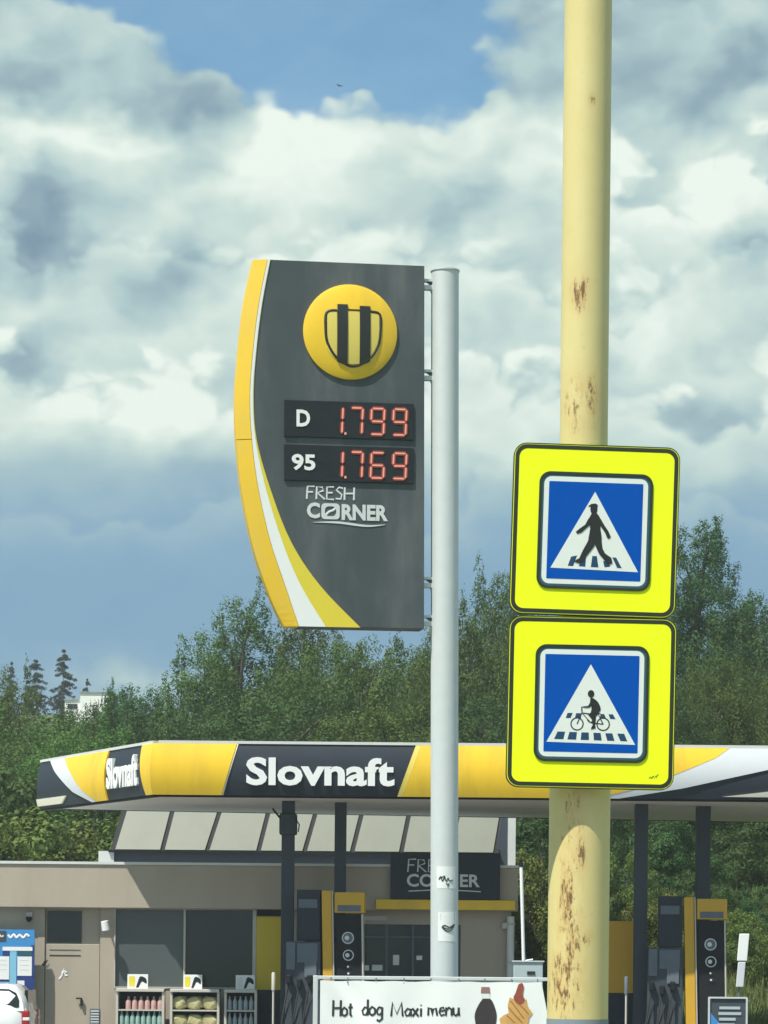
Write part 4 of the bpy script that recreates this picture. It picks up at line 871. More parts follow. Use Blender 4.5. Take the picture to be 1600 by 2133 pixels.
# ================================================================== fuel pumps
def pump(label, px, Y, zf, badge_w=52, body=(595, 668), tall=1857):
    """px: left edge of the yellow frame in the photo; parts laid out to its right (badge column) and left (pump body)"""
    s_ = F / Y; X0 = P(px, 1950, Y).x
    o = thing('fuel_pump', label, 'fuel pump', (X0, Y, 0.006), (0, 0, R(-4)), 'fuel pumps under the canopy')
    xx = lambda p: (p - px) / s_; zz = lambda p: HC + (HZ - p) / s_
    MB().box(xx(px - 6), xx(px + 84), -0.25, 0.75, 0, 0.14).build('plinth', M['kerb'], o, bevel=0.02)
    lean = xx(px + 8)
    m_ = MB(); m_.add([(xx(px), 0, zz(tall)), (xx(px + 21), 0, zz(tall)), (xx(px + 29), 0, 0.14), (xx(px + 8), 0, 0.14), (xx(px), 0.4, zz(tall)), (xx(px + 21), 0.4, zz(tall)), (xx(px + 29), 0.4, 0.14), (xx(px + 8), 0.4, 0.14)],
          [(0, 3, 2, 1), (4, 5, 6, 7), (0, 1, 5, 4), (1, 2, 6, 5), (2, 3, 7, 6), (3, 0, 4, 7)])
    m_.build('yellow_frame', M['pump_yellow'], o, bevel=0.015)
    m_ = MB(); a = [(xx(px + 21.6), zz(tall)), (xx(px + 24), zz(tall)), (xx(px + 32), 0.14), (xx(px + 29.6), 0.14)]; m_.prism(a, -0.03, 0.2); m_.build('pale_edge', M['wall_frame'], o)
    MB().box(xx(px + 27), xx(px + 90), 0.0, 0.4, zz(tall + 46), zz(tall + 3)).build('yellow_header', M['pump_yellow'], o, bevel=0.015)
    MB().box(xx(px + 34), xx(px + 82), -0.012, -0.001, zz(tall + 43), zz(tall + 30)).build('price_window', M['grey_plastic'], o)
    bd = MB(); a = [(xx(px + 29), zz(tall + 48)), (xx(px + 83), zz(tall + 48)), (xx(px + 89), 0.14), (xx(px + 35), 0.14)]; bd.prism(a, 0.02, 0.36)
    bdo = bd.build('badge_column', M['black'], o, bevel=0.008)
    MB().prism([(xx(px + 83.6), zz(tall + 48)), (xx(px + 87), zz(tall + 48)), (xx(px + 92), 0.14), (xx(px + 89.4), 0.14)], -0.01, 0.3).build('side_trim', M['wall_frame'], o)
    for i, (py, r_) in enumerate(((tall + 98, 13), (tall + 134, 12), (tall + 158, 5), (tall + 172, 6))):
        cx0 = px + 56 + i * 1.2
        MB().prism(circle(xx(cx0), zz(py), r_ / s_, 20), 0.006, 0.0195).build('round_badge', M['grey_plastic'] if i == 0 else M['display'], bdo)
        if i < 2: MB().ring(circle(xx(cx0), zz(py), (r_ - 0.5) / s_, 20), circle(xx(cx0), zz(py), (r_ - 2.5) / s_, 20), 0.001, 0.0055).build('badge_ring', M['fascia_white'] if i == 0 else M['letter_grey'], bdo)
        MB().prism(circle(xx(cx0 - 2), zz(py), r_ * 0.38 / s_, 10), 0.001, 0.0055).build('badge_mark', M['letter_grey'], bdo)
    # body on the left: dark head, grey-blue display, hoses
    b0, b1 = px - 74, px - 3
    MB().box(xx(b0 + 22), xx(b1), 0.05, 0.5, zz(tall + 105), zz(tall - 2)).build('pump_head', M['fascia_dark'], o, bevel=0.015)
    MB().box(xx(b0 + 26), xx(b1 - 6), 0.03, 0.049, zz(tall + 36), zz(tall + 18)).build('head_label', M['grey_plastic'], o)
    pbd = MB().box(xx(b0), xx(b1 + 2), 0.0, 0.55, 0.14, zz(tall + 106)).build('pump_body', M['column'], o, bevel=0.02)
    MB().box(xx(b0 + 24), xx(b1 - 4), -0.02, -0.001, zz(tall + 150), zz(tall + 110)).build('display_panel', M['grey_plastic'], pbd, bevel=0.005)
    MB().box(xx(b0 + 40), xx(b1 - 6), -0.03, -0.0205, zz(tall + 180), zz(tall + 140)).build('keypad', M['grey_plastic'], pbd)
    MB().box(xx(b0 + 2), xx(b0 + 20), -0.03, -0.001, zz(tall + 165), zz(tall + 108)).build('side_display', M['grey_plastic'], pbd)
    for i in range(3):
        hx = xx(b0 + 8 + i * 22); zt_ = zz(tall + 190 + (i % 2) * 8)
        path = [(hx, -0.06, zt_)] + [(hx - 0.12 * math.sin(math.pi * t_ / 6), -0.10 - 0.12 * math.sin(math.pi * t_ / 6), zt_ - 0.9 * math.sin(math.pi * t_ / 7)) for t_ in range(1, 6)] + [(hx + 0.06, -0.04, zt_ - 0.25)]
        MB().tube(path, 0.018, 8).build('hose', M['black_rubber'], pbd, smooth=True)
        MB().box(hx - 0.05, hx + 0.05, -0.14, -0.003, zt_ - 0.05, zt_ + 0.13).build('nozzle', M['black'], pbd, bevel=0.02)
    return o
pump('yellow-framed fuel pump left of the steel mast, beside the shop entrance', 669, 55.2, 0)
pump('yellow-framed fuel pump at the right edge, in front of the grassy bank', 1424, 55.2, 0, tall=1864)
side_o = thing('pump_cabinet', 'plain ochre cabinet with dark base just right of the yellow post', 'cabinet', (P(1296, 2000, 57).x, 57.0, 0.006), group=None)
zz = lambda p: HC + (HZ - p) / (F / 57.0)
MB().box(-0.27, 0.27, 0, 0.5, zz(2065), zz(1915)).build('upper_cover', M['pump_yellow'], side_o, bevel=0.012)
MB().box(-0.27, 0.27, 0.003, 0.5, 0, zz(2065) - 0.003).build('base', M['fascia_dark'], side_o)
# slim posts by the pumps
for (px, pyt, lbl) in ((570, 2028, 'short pale bollard before the yellow panel, left of the pumps'), (1305, 2030, 'short pale bollard at the ochre cabinet right of the yellow post')):
    Y = 54.6; o = thing('bollard', lbl, 'bollard', (P(px, 2000, Y).x, Y, 0.006), group='slim bollards by the pumps')
    h_ = HC + (HZ - pyt) / (F / Y)
    MB().tube([(0, 0, 0), (0, 0, h_ - 0.34)], 0.02, 10).build('stem', M['wall_frame'], o)
    MB().tube([(0, 0, h_ - 0.34), (0, 0, h_ - 0.02), (0, 0, h_)], [0.035, 0.035, 0.02], 12).build('head', M['wall_frame'] if px < 1000 else M['grey_plastic'], o, smooth=True)

# ================================================================== racks of goods under the shop window
YR = 56.55; sr_ = F / YR
rx = lambda p: (p - 800.0) / sr_
rz = lambda p: HC + (HZ - p) / sr_
def rack(label, a, b):
    o = thing('display_rack', label, 'rack', (rx((a + b) / 2), YR, 0.006), group='goods racks under the shop window')
    org = (rx((a + b) / 2), YR, 0.006)
    for s_ in (a, b - 5): MB().box(rx(s_), rx(s_ + 5), YR, YR + 0.42, 0.006, rz(2064)).build('side_panel', M['rack'], o, org=org)
    MB().box(rx(a), rx(b), YR - 0.03, YR + 0.45, rz(2070.5) + 0.001, rz(2064) + 0.001).build('top_board', M['rack'], o, org=org, bevel=0.008)
    MB().box(rx(a) + 0.003, rx(b) - 0.003, YR + 0.42, YR + 0.45, 0.01, rz(2071)).build('back_panel', M['fascia_dark'], o, org=org)
    for py in (2107, 2145): MB().box(rx(a + 5) + 0.001, rx(b - 5) - 0.001, YR + 0.005, YR + 0.41, rz(py + 3), rz(py)).build('shelf', M['rack'], o, org=org)
    return o
rack('beige rack of pink and teal bottles, left of three under the shop window', 242, 343)
rack('beige rack of yellow sacks, middle of three under the shop window', 355, 458)
rack('beige rack of grey bottles, right of three under the shop window', 468, 536)
def bottle_mesh(m, h_, r_):
    o = MB().tube([(0, 0, 0), (0, 0, h_ * .62), (0, 0, h_ * .82), (0, 0, h_ * .86), (0, 0, h_ * .99), (0, 0, h_)], [r_, r_, r_ * .42, r_ * .36, r_ * .40, r_ * .2], 10)
    return o
first = {}
def bottle(kind, m, x_, y_, z_, h_, r_, label, group):
    if kind not in first:
        o = bottle_mesh(m, h_, r_).build('bottle', m, smooth=True); first[kind] = o
    else:
        o = first[kind].copy(); C.objects.link(o)
    o.location = (x_, y_, z_); o.rotation_euler = (0, 0, rng.uniform(0, 6)); tag(o, label, 'bottle', group)
ORD = ('first', 'second', 'third', 'fourth', 'fifth', 'sixth', 'seventh', 'eighth')
for i in range(6): bottle('p', M['bottle_pink'], rx(268 + i * 13.2), YR + 0.08, rz(2107) + 0.002, 0.255, 0.056, 'pink bottle, %s from the left on the upper shelf of the left rack' % ORD[i], 'pink bottles')
for i in range(8): bottle('t', M['bottle_teal'], rx(254 + i * 11.3), YR + 0.08, rz(2145) + 0.002, 0.33, 0.048, 'teal bottle, %s from the left on the lower shelf of the left rack' % ORD[i], 'teal bottles')
for i in range(5): bottle('g', M['bottle_grey'], rx(479 + i * 11.2), YR + 0.08, rz(2107) + 0.002, 0.27, 0.046, 'grey bottle, %s from the left on the upper shelf of the right rack' % ORD[i], 'grey bottles, upper')
for i in range(5): bottle('w', M['bottle_grey'], rx(479 + i * 11.2), YR + 0.08, rz(2145) + 0.002, 0.30, 0.045, 'grey bottle, %s from the left on the lower shelf of the right rack' % ORD[i], 'grey bottles, lower')
bm = bmesh.new(); bmesh.ops.create_icosphere(bm, subdivisions=3, radius=1.0)
for v in bm.verts:
    n_ = math.sin(v.co.x * 5 + 1) * math.sin(v.co.z * 4 + v.co.y * 3) * 0.09; v.co = Vector((math.copysign(abs(v.co.x) ** .65, v.co.x) * 0.165, math.copysign(abs(v.co.y) ** .7, v.co.y) * 0.16, math.copysign(abs(v.co.z) ** .6, v.co.z) * 0.13)) * (1 + n_)
sme = bpy.data.meshes.new('sack'); bm.to_mesh(sme); bm.free(); sme.materials.append(M['sack'])
for r_i, py in enumerate((2107, 2145)):
    for i in range(3):
        o = bpy.data.objects.new('goods_sack', sme); C.objects.link(o); o.location = (rx(374 + i * 32), YR + 0.2, rz(py) + 0.135); o.rotation_euler = (rng.uniform(-.1, .1), rng.uniform(-.15, .15), rng.uniform(-.3, .3))
        tag(o, 'yellowish %s sack on the %s shelf of the middle rack' % (('left', 'middle', 'right')[i], 'upper' if r_i == 0 else 'lower'), 'sack', 'sacks, %s shelf' % ('upper' if r_i == 0 else 'lower'))
for (a, b, lbl) in ((265, 308, 'small notice with a dark drawing standing on the left rack'), (382, 421, 'small notice with a dark drawing standing on the middle rack'), (491, 531, 'small shaded notice standing on the right rack')):
    o = thing('notice_card', lbl, 'notice', (rx(a), YR + 0.1, rz(2064) + 0.002), (R(-4), 0, 0), 'notices on the racks')
    w_ = (b - a) / sr_; h_ = 30 / sr_
    MB().box(0, w_, 0, 0.02, 0, h_).build('card', M['paper'], o, bevel=0.004)
    MB().prism(cr([(w_ * .42, h_ * .08), (w_ * .5, h_ * .45), (w_ * .62, h_ * .85), (w_ * .9, h_ * .7), (w_ * .92, h_ * .35), (w_ * .7, h_ * .5), (w_ * .55, h_ * .1), (w_ * .42, h_ * .08)], 3)[:-1], -0.004, -0.0005).build('printed_drawing', M['display'], o)
    MB().prism(rrect(w_ * .08, w_ * .36, h_ * .15, h_ * .85, 0.01, 2), -0.003, -0.0005).build('printed_block', M['totem_yellow'] if a < 480 else M['letter_grey'], o)

# ================================================================== blue information board at the far left
YI = 56.9; io = (bx(30), YI, 0.006)
info = thing('information_board', 'tall blue information board with white text blocks behind the white car', 'board', io)
def ip(mb, name, m, par=info, **kw): return mb.build(name, m, par, org=io, **kw)
face = ip(MB().box(bx(-60), bx(73), YI, YI + 0.06, 0.3, bz(1943)), 'panel', M['board_blue'])
ip(MB().box(bx(-60), bx(73), YI - 0.004, YI - 0.001, 0.3, bz(2040)), 'navy_field', M['board_navy'], face)
ip(MB().box(bx(66), bx(73), YI - 0.008, YI - 0.005, bz(2040), bz(1975)), 'navy_edge', M['board_navy'], face)
ip(MB().box(bx(22), bx(36), YI - 0.007, YI - 0.0045, bz(2062), bz(1986)), 'light_column', M['board_sky'], face)
ip(MB().box(bx(-60), bx(14), YI - 0.007, YI - 0.0045, bz(1968), bz(1946)), 'tab', M['column'], face)
ip(strokes_mb([cr([(bx(18), bz(1954)), (bx(24), bz(1960)), (bx(30), bz(1953)), (bx(36), bz(1960)), (bx(42), bz(1954)), (bx(50), bz(1960)), (bx(56), bz(1953)), (bx(62), bz(1957))], 3)], 0.022, YI - 0.006, 0.2), 'lettering', M['letter_white'], face)
ip(strokes_mb([cr([(bx(-6), bz(1957)), (bx(0), bz(1954)), (bx(4), bz(1958)), (bx(9), bz(1956))], 3)], 0.016, YI - 0.010, 0.2), 'lettering', M['letter_grey'], face)
for (a, b, c_, d_, m) in ((7, 69, 1987, 1979, 'letter_white'), (7, 22, 1997, 1988, 'board_navy'), (38, 68, 1997, 1988, 'sign_darkblue'), (-40, 21, 2047, 1999, 'letter_white'), (38, 68, 2039, 1999, 'letter_white'), (38, 53, 2059, 2049, 'letter_white'), (46, 67, 2079, 2071, 'letter_white'), (-40, 21, 2080, 2052, 'board_sky')):
    ip(MB().box(bx(a), bx(b), YI - 0.012, YI - 0.0085, bz(c_), bz(d_)), 'text_block', M[m], face)
for py in (2006, 2016, 2026):
    for (a, b) in ((-10, 16), (44, 62)): ip(MB().box(bx(a), bx(b), YI - 0.0145, YI - 0.0125, bz(py + 1.2), bz(py)), 'text_line', M['letter_grey'], face)
for a in (-50, 60): ip(MB().box(bx(a), bx(a + 6), YI + 0.01, YI + 0.05, 0, 0.298), 'leg', M['steel'])

# ================================================================== white car, tail to the right
YCAR = 54.2; scar = F / YCAR
car = thing('parked_car', 'white hatchback with dark rear side window at the lower left edge', 'car', (P(-150, 2000, YCAR).x, YCAR, 0.006))
xr_ = P(72, 2000, YCAR).x - car.location.x          # tail end in local x
L_ = 4.25; xf = xr_ - L_
HT = HC + (HZ - 2055) / scar - 0.006
# body: loft of half sections along x
st = [(0.0, 0.30, 0.62, 0.70), (0.04, 0.22, 0.74, 0.80), (0.22, 0.18, 0.86, 0.86), (0.30, 0.18, 0.90, 0.88), (0.40, 0.18, 0.92, 0.89), (0.60, 0.18, 0.94, 0.89), (0.80, 0.18, 0.97, 0.89), (0.92, 0.20, 0.98, 0.87), (0.985, 0.30, 0.95, 0.80), (1.0, 0.42, 0.82, 0.72)]
def section(xn, zl, zh, hw):
    X = xf + xn * L_
    return [(X, -hw * .92, zl), (X, -hw, zl + 0.12), (X, -hw, (zl + zh) / 2), (X, -hw * .97, zh - 0.06), (X, -hw * .90, zh), (X, hw * .90, zh), (X, hw * .97, zh - 0.06), (X, hw, (zl + zh) / 2), (X, hw, zl + 0.12), (X, hw * .92, zl)]
secs = [section(*s_) for s_ in st]; n_ = 10; m_ = MB()
m_.add([p for s_ in secs for p in s_], [(i * n_ + k, i * n_ + (k + 1) % n_, (i + 1) * n_ + (k + 1) % n_, (i + 1) * n_ + k) for i in range(len(secs) - 1) for k in range(n_)] + [tuple(range(n_)), tuple(range((len(secs) - 1) * n_, len(secs) * n_))])
bodyo = m_.build('body', M['car_white'], car, smooth=True)
gx = lambda t_: xf + t_ * L_
# roof and pillars: greenhouse loft in z
def ring_g(z_, x0, x1, hw, r_=0.12): return [(a, b, z_) for a, b in [(x0, -hw + r_), (x0 + r_ * .6, -hw), (x1 - r_ * .6, -hw), (x1, -hw + r_), (x1, hw - r_), (x1 - r_ * .6, hw), (x0 + r_ * .6, hw), (x0, hw - r_)]]
lev = [(0.86, gx(.27), gx(.996), .82), (1.00, gx(.32), gx(.990), .79), (1.14, gx(.375), gx(.978), .75), (HT - .14, gx(.43), gx(.962), .71), (HT - .05, gx(.47), gx(.945), .65), (HT - .01, gx(.50), gx(.915), .56), (HT, gx(.55), gx(.88), .44)]
rg = [ring_g(*l_) for l_ in lev]; m_ = MB()
m_.add([p for r_ in rg for p in r_], [(i * 8 + k, i * 8 + (k + 1) % 8, (i + 1) * 8 + (k + 1) % 8, (i + 1) * 8 + k) for i in range(len(rg) - 1) for k in range(8)] + [tuple(range(8 * (len(rg) - 1), 8 * len(rg)))])
m_.build('roof_cabin', M['car_white'], car, smooth=True)
def side_y(z_): return -interp([(l_[0], l_[3]) for l_ in lev], z_) - 0.012
for nm, pl in (('rear_side_window', [(.70, .87), (.90, .885), (.957, .93), (.957, 1.06), (.943, HT - .17), (.91, HT - .10), (.70, HT - .08)]), ('front_side_window', [(.38, .92), (.68, .90), (.68, HT - .11), (.52, HT - .13)])):
    m_ = MB(); front_ = [(gx(a), side_y(b), b) for a, b in pl]; back_ = [(a, b + .02, c_) for a, b, c_ in front_]; k = len(pl)
    m_.add(front_ + back_, [tuple(range(k)), tuple(range(2 * k - 1, k - 1, -1))] + [(i, i + k, (i + 1) % k + k, (i + 1) % k) for i in range(k)]); m_.build(nm, M['car_glass'], car)
for sy in (-1, 1):
    m_ = MB(); m_.box(gx(.968), gx(1.0) + .012, *(sorted((sy * .60, sy * .83))), .56, .87); m_.build('tail_light', M['tail_red'], car, bevel=0.03)
    m_ = MB(); m_.box(gx(.974), gx(1.0) + .016, *(sorted((sy * .62, sy * .836))), .68, .74); m_.build('indicator', M['letter_white'], car, bevel=0.01)
for wx in (.19, .80):
    for sy in (-1, 1):
        wl = MB().tube([(gx(wx), sy * .70, .32), (gx(wx), sy * .895, .32)], .32, 28).build('wheel', M['black_rubber'], car, smooth=True)
        MB().tube([(gx(wx), sy * .88, .32), (gx(wx), sy * .905, .32)], .21, 20).build('rim', M['chrome'], wl, smooth=True)
MB().box(gx(1.0) - .05, gx(1.0) + .03, -.78, .78, .34, .50).build('bumper', M['grey_plastic'], car, bevel=0.03)
MB().box(gx(.975), gx(.99), -.6, .6, 1.0, HT - .12).build('rear_window', M['car_glass'], car)

# ================================================================== things on the right
wf = thing('marker_board', 'narrow white leaning marker board in the grass at the right', 'board', P(1536, 2080, 52.5))
wf.location.z = 0.006
b_, t_ = P(1541, 2056, 52.5), P(1551, 1945, 52.5); vx = (t_ - b_)
def lean_box(f0, f1, w0, dep):
    c0, c1 = b_ + vx * f0, b_ + vx * f1; o = []
    for c_ in (c0, c1):
        for dx, dy in ((-w0, 0), (w0, 0), (w0, dep), (-w0, dep)): o.append((c_.x + dx - wf.location.x, dy, c_.z - 0.006))
    return MB().add(o, [(0, 3, 2, 1), (4, 5, 6, 7), (0, 1, 5, 4), (1, 2, 6, 5), (2, 3, 7, 6), (3, 0, 4, 7)])
lean_box(0.49, 1.0, 0.09, 0.05).build('upper_plate', M['letter_white'], wf, bevel=0.01)
lean_box(0.0, 0.47, 0.068, 0.05).build('lower_plate', M['fascia_white'], wf, bevel=0.01)
MB().tube([(b_.x - wf.location.x - 0.06, 0.06, 0), (b_.x - wf.location.x, 0.06, b_.z), (t_.x - wf.location.x, 0.06, t_.z - .1)], 0.02, 8).build('stake', M['grey_plastic'], wf)
ab = thing('poster_stand', 'framed blue and white poster stand at the lower right corner', 'sign', (P(1516, 2000, 51).x, 51, 0.006))
s_ = F / 51.0; ax0, ax1 = (1476 - 1516) / s_, (1558 - 1516) / s_; az1 = HC + (HZ - 2071) / s_
MB().ring(rrect(ax0, ax1, 0.25, az1, 0.02, 2), rrect(ax0 + .03, ax1 - .03, 0.28, az1 - .03, 0.012, 2), -0.03, 0.03).build('frame', M['steel'], ab)
ps = MB().box(ax0 + .03, ax1 - .03, 0.0, 0.015, 0.28, az1 - .03).build('poster', M['column'], ab)
MB().prism([(ax0 + .035, .3), (ax0 + .30, .3), (ax0 + .2, .8), (ax0 + .035, 1.0)], -0.006, -0.001).build('blue_print', M['board_blue'], ps)
for i in range(7):
    MB().box(ax0 + .20 + rng.uniform(-.03, .05), ax1 - .1 - rng.uniform(0, .18), -0.012, -0.0065, az1 - .22 - i * .1, az1 - .17 - i * .1).build('text_line', M['cabinet'], ps)
for a in (ax0 + .02, ax1 - .02): MB().tube([(a, 0.04, 0), (a, 0.04, .3)], 0.02, 8).build('leg', M['steel'], ab)
bird = thing('bird', 'tiny dark bird high in the blue sky', 'bird', P(707, 179, 90), (0, R(8), R(20))); bird.scale = (.6, .6, .6)
MB().tube([(-.10, -.10, 0), (0, 0, 0.01), (.03, .14, -.01)], [.012, .035, .01], 8).build('torso', M['bird'], bird, smooth=True)
for sx in (-1, 1): MB().slab([[(0.0, -.04, .01), (sx * .10, -.03, .055), (sx * .19, .02, .02)], [(0.0, .05, .01), (sx * .10, .05, .05), (sx * .2, .04, .018)]], (0, 0, -.006)).build('wing', M['bird'], bird)

# ================================================================== trees and shrubs
def leaf_cloud(name, clumps, n, leaf, m, seed, asp=0.5, droop=0.0):
    """many small leaf quads spread through clumps (cx, cy, cz, rx, ry, rz, weight)"""
    g_ = np.random.default_rng(seed); cl = np.array(clumps); w_ = cl[:, 6] / cl[:, 6].sum()
    idx = g_.choice(len(cl), n, p=w_); dv = g_.normal(size=(n, 3)); dv /= np.linalg.norm(dv, axis=1)[:, None]
    rad = g_.random(n) ** 0.38 * (1 + 0.08 * g_.normal(size=n))
    pos = cl[idx, :3] + dv * cl[idx, 3:6] * rad[:, None]
    nrm = dv * 1.0 + g_.normal(size=(n, 3)) * 0.30 + np.array([0, 0, 0.25]); nrm /= np.linalg.norm(nrm, axis=1)[:, None]
    ref = g_.normal(size=(n, 3)) + np.array([0, 0, -droop]); t1 = ref - nrm * (ref * nrm).sum(1)[:, None]; t1 /= np.linalg.norm(t1, axis=1)[:, None]; t2 = np.cross(nrm, t1)
    s_ = leaf * (0.6 + 0.8 * g_.random(n))[:, None]
    a = t1 * s_ * 0.5; b = t2 * s_ * 0.5 * asp; fold = nrm * s_ * 0.10
    v = np.stack([pos - a, pos + b + fold, pos + a, pos - b + fold], 1).reshape(-1, 3)
    me = bpy.data.meshes.new(name); me.vertices.add(4 * n); me.vertices.foreach_set('co', v.astype(np.float32).ravel())
    me.loops.add(4 * n); me.loops.foreach_set('vertex_index', np.arange(4 * n, dtype=np.int32))
    me.polygons.add(n); me.polygons.foreach_set('loop_start', np.arange(0, 4 * n, 4, dtype=np.int32)); me.polygons.foreach_set('loop_total', np.full(n, 4, dtype=np.int32))
    me.update(calc_edges=True); me.materials.append(m); return me
def sub_clumps(lobes, per, seed, rs=(0.22, 0.42)):
    r_ = random.Random(seed); res = []
    for (cx0, cy0, cz0, ax_, ay_, az_) in lobes:
        for i in range(per):
            d_ = Vector((r_.gauss(0, 1), r_.gauss(0, 1), r_.gauss(0, 1) + .2)).normalized(); u_ = r_.uniform(0.62, 0.98); q_ = r_.uniform(*rs)
            sx, sy, sz = ax_ * q_, ay_ * q_, az_ * q_ * r_.uniform(.8, 1.25)
            res.append((cx0 + d_.x * ax_ * u_, cy0 + d_.y * ay_ * u_, cz0 + d_.z * az_ * u_, sx, sy, sz, ax_ * az_ * (q_ / 0.3) ** 1.6))
    return res
def envelope(H, W, prof_, n, seed, rl=(0.26, 0.40), up=1.15, low=0.12, spikes=0):
    """lobes spread over the outside of a crown whose half width at height z is W/2 * prof(z/H)"""
    r_ = random.Random(seed); o = []
    for i in range(n):
        t_ = low + (0.97 - low) * ((i + r_.random()) / n) ** 0.9; rad = W / 2 * interp(prof_, t_); a = i * 2.39996 + r_.uniform(-.4, .4)
        lr = max(0.05 * W, rad * r_.uniform(*rl) + 0.03 * W); k = max(0.0, rad - lr * .75) * r_.uniform(.8, 1.1)
        o.append((k * math.cos(a), k * math.sin(a), H * t_ - lr * .3, lr, lr, lr * up))
    for i in range(int(n * .22)):     # inner fill, keeps the crown from being see-through
        t_ = r_.uniform(low + .05, .8); rad = W / 2 * interp(prof_, t_); o.append((r_.uniform(-.3, .3) * rad, r_.uniform(-.3, .3) * rad, H * t_, rad * .5, rad * .5, rad * .5))
    for i in range(spikes):           # leaders that break the outline
        t_ = r_.uniform(.55, .93); rad = W / 2 * interp(prof_, t_); a = r_.uniform(0, 6.28); lr = .045 * W * r_.uniform(.8, 1.3)
        for j in range(3): o.append((rad * .85 * math.cos(a), rad * .85 * math.sin(a), H * t_ + j * lr * 1.1, lr * (1 - j * .25), lr * (1 - j * .25), lr * 1.5))
    return o
def trunk_mesh(name, H, lobes, r0, seed):
    r_ = random.Random(seed); m_ = MB()
    pts = [(0, 0, -0.3)] + [(r_.gauss(0, .05) * H * .1, r_.gauss(0, .05) * H * .1, H * t_) for t_ in (.15, .35, .55, .72, .80)]
    m_.tube(pts, [r0, r0 * .85, r0 * .65, r0 * .45, r0 * .25, r0 * .1], 8)
    for (cx0, cy0, cz0, ax_, ay_, az_) in lobes[::4]:
        z0 = max(H * .12, cz0 - az_ * 1.1 - 0.15 * H); i = min(4, int(z0 / H / .2)); s0 = Vector(pts[1 + min(i, 3)]); e0 = Vector((cx0 * .6, cy0 * .6, cz0 - az_ * .2))
        md = s0.lerp(e0, .5) + Vector((0, 0, .04 * H)); m_.tube([s0, md, e0], [r0 * .4, r0 * .25, r0 * .06], 6)
    me = bpy.data.meshes.new(name); me.from_pydata(m_.v, [], m_.f); me.materials.append(M['bark']); return me
KIND = {}
def kind(key, H, lobes, per, n, leaf, m, seed, r0=0.22, rs=(0.22, 0.42), asp=0.5, droop=0.0):
    KIND[key] = (leaf_cloud('crown', sub_clumps(lobes, per, seed, rs), n, leaf, M[m], seed, asp, droop), trunk_mesh('trunk', H, lobes, r0, seed), H)
PW = [(0, .45), (.15, .80), (.32, 1.0), (.5, .96), (.68, .74), (.82, .48), (.92, .26), (1.0, .06)]
PR = [(0, .5), (.15, .85), (.4, 1.0), (.62, .92), (.8, .68), (.92, .38), (1.0, .12)]
kind('willow', 15.0, envelope(15.0, 9.6, PW, 38, 3, rl=(.34, .52), spikes=9), 20, 200000, 0.100, 'leaf_willow', 3, rs=(.22, .36))
kind('poplar', 16.0, envelope(16.0, 8.4, PW, 40, 7, rl=(.34, .52), spikes=10, up=1.35), 20, 200000, 0.100, 'leaf_dark', 7, rs=(.22, .36))
kind('round', 10.0, envelope(10.0, 9.0, PR, 30, 21, rl=(.34, .50), spikes=5), 20, 170000, 0.092, 'leaf_willow', 21, rs=(.22, .36))
kind('dark_round', 10.0, envelope(10.0, 8.4, PR, 30, 33, rl=(.34, .50), spikes=6, up=1.2), 20, 170000, 0.092, 'leaf_dark', 33, rs=(.22, .36))
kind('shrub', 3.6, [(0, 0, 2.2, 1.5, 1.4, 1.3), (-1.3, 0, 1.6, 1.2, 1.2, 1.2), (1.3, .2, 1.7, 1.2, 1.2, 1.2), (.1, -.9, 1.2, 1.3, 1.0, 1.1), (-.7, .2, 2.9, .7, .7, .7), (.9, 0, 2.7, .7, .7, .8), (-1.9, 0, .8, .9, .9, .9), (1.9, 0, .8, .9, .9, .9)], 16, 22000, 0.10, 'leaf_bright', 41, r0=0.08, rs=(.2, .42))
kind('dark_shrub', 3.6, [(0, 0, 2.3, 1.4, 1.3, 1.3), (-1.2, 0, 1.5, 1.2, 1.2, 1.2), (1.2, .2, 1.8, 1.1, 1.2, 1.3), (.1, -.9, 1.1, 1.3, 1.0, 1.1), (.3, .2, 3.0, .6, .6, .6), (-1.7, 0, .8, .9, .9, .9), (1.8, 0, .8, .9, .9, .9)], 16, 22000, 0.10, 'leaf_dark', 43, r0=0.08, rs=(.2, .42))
cnt = [0]
def tree(name, key, px, pytop, Y, label, group, wide=1.0, cat='tree', rot=None, base=None):
    cr_, tr_, H = KIND[key]; top = P(px, pytop, Y); z0 = hill_z(top.x, Y) - 0.1 if base is None else base
    sz = (top.z - z0) / H; sxy = sz * wide; cnt[0] += 1
    o = thing(name, label, cat, (top.x, Y, z0), (0, 0, rot if rot is not None else cnt[0] * 2.1), group); o.scale = (sxy, sxy, sz)
    a = bpy.data.objects.new('crown', cr_); C.objects.link(a); a.parent = o
    b = bpy.data.objects.new('trunk', tr_); C.objects.link(b); b.parent = o
    return o
GT = 'broadleaf trees behind the station'
tree('willow_tree', 'willow', 490, 1236, 106, 'tall bushy willow rising just left of the totem panel', GT, .95, rot=0.2)
tree('willow_tree', 'willow', 655, 1262, 112, 'willow showing its crown just under the totem panel', GT, 1.0, rot=2.4)
tree('round_tree', 'round', 745, 1330, 104, 'rounded tree between the totem panel and the mast', GT, .8, rot=1.0)
tree('round_tree', 'round', 868, 1350, 118, 'lighter rounded tree just left of the steel mast', GT, .7, rot=3.0)
tree('willow_tree', 'willow', 1045, 1185, 110, 'tall willow between the steel mast and the yellow signs', GT, .75, rot=4.0)
tree('round_tree', 'round', 985, 1262, 100, 'rounded tree immediately right of the steel mast', GT, .62, rot=5.0)
tree('poplar_tree', 'poplar', 1452, 1078, 98, 'tallest dark tree right of the pedestrian sign', GT, 1.0, rot=0.4)
tree('round_tree', 'dark_round', 1595, 1240, 96, 'dark rounded tree at the right edge of the picture', GT, .85, rot=2.0)
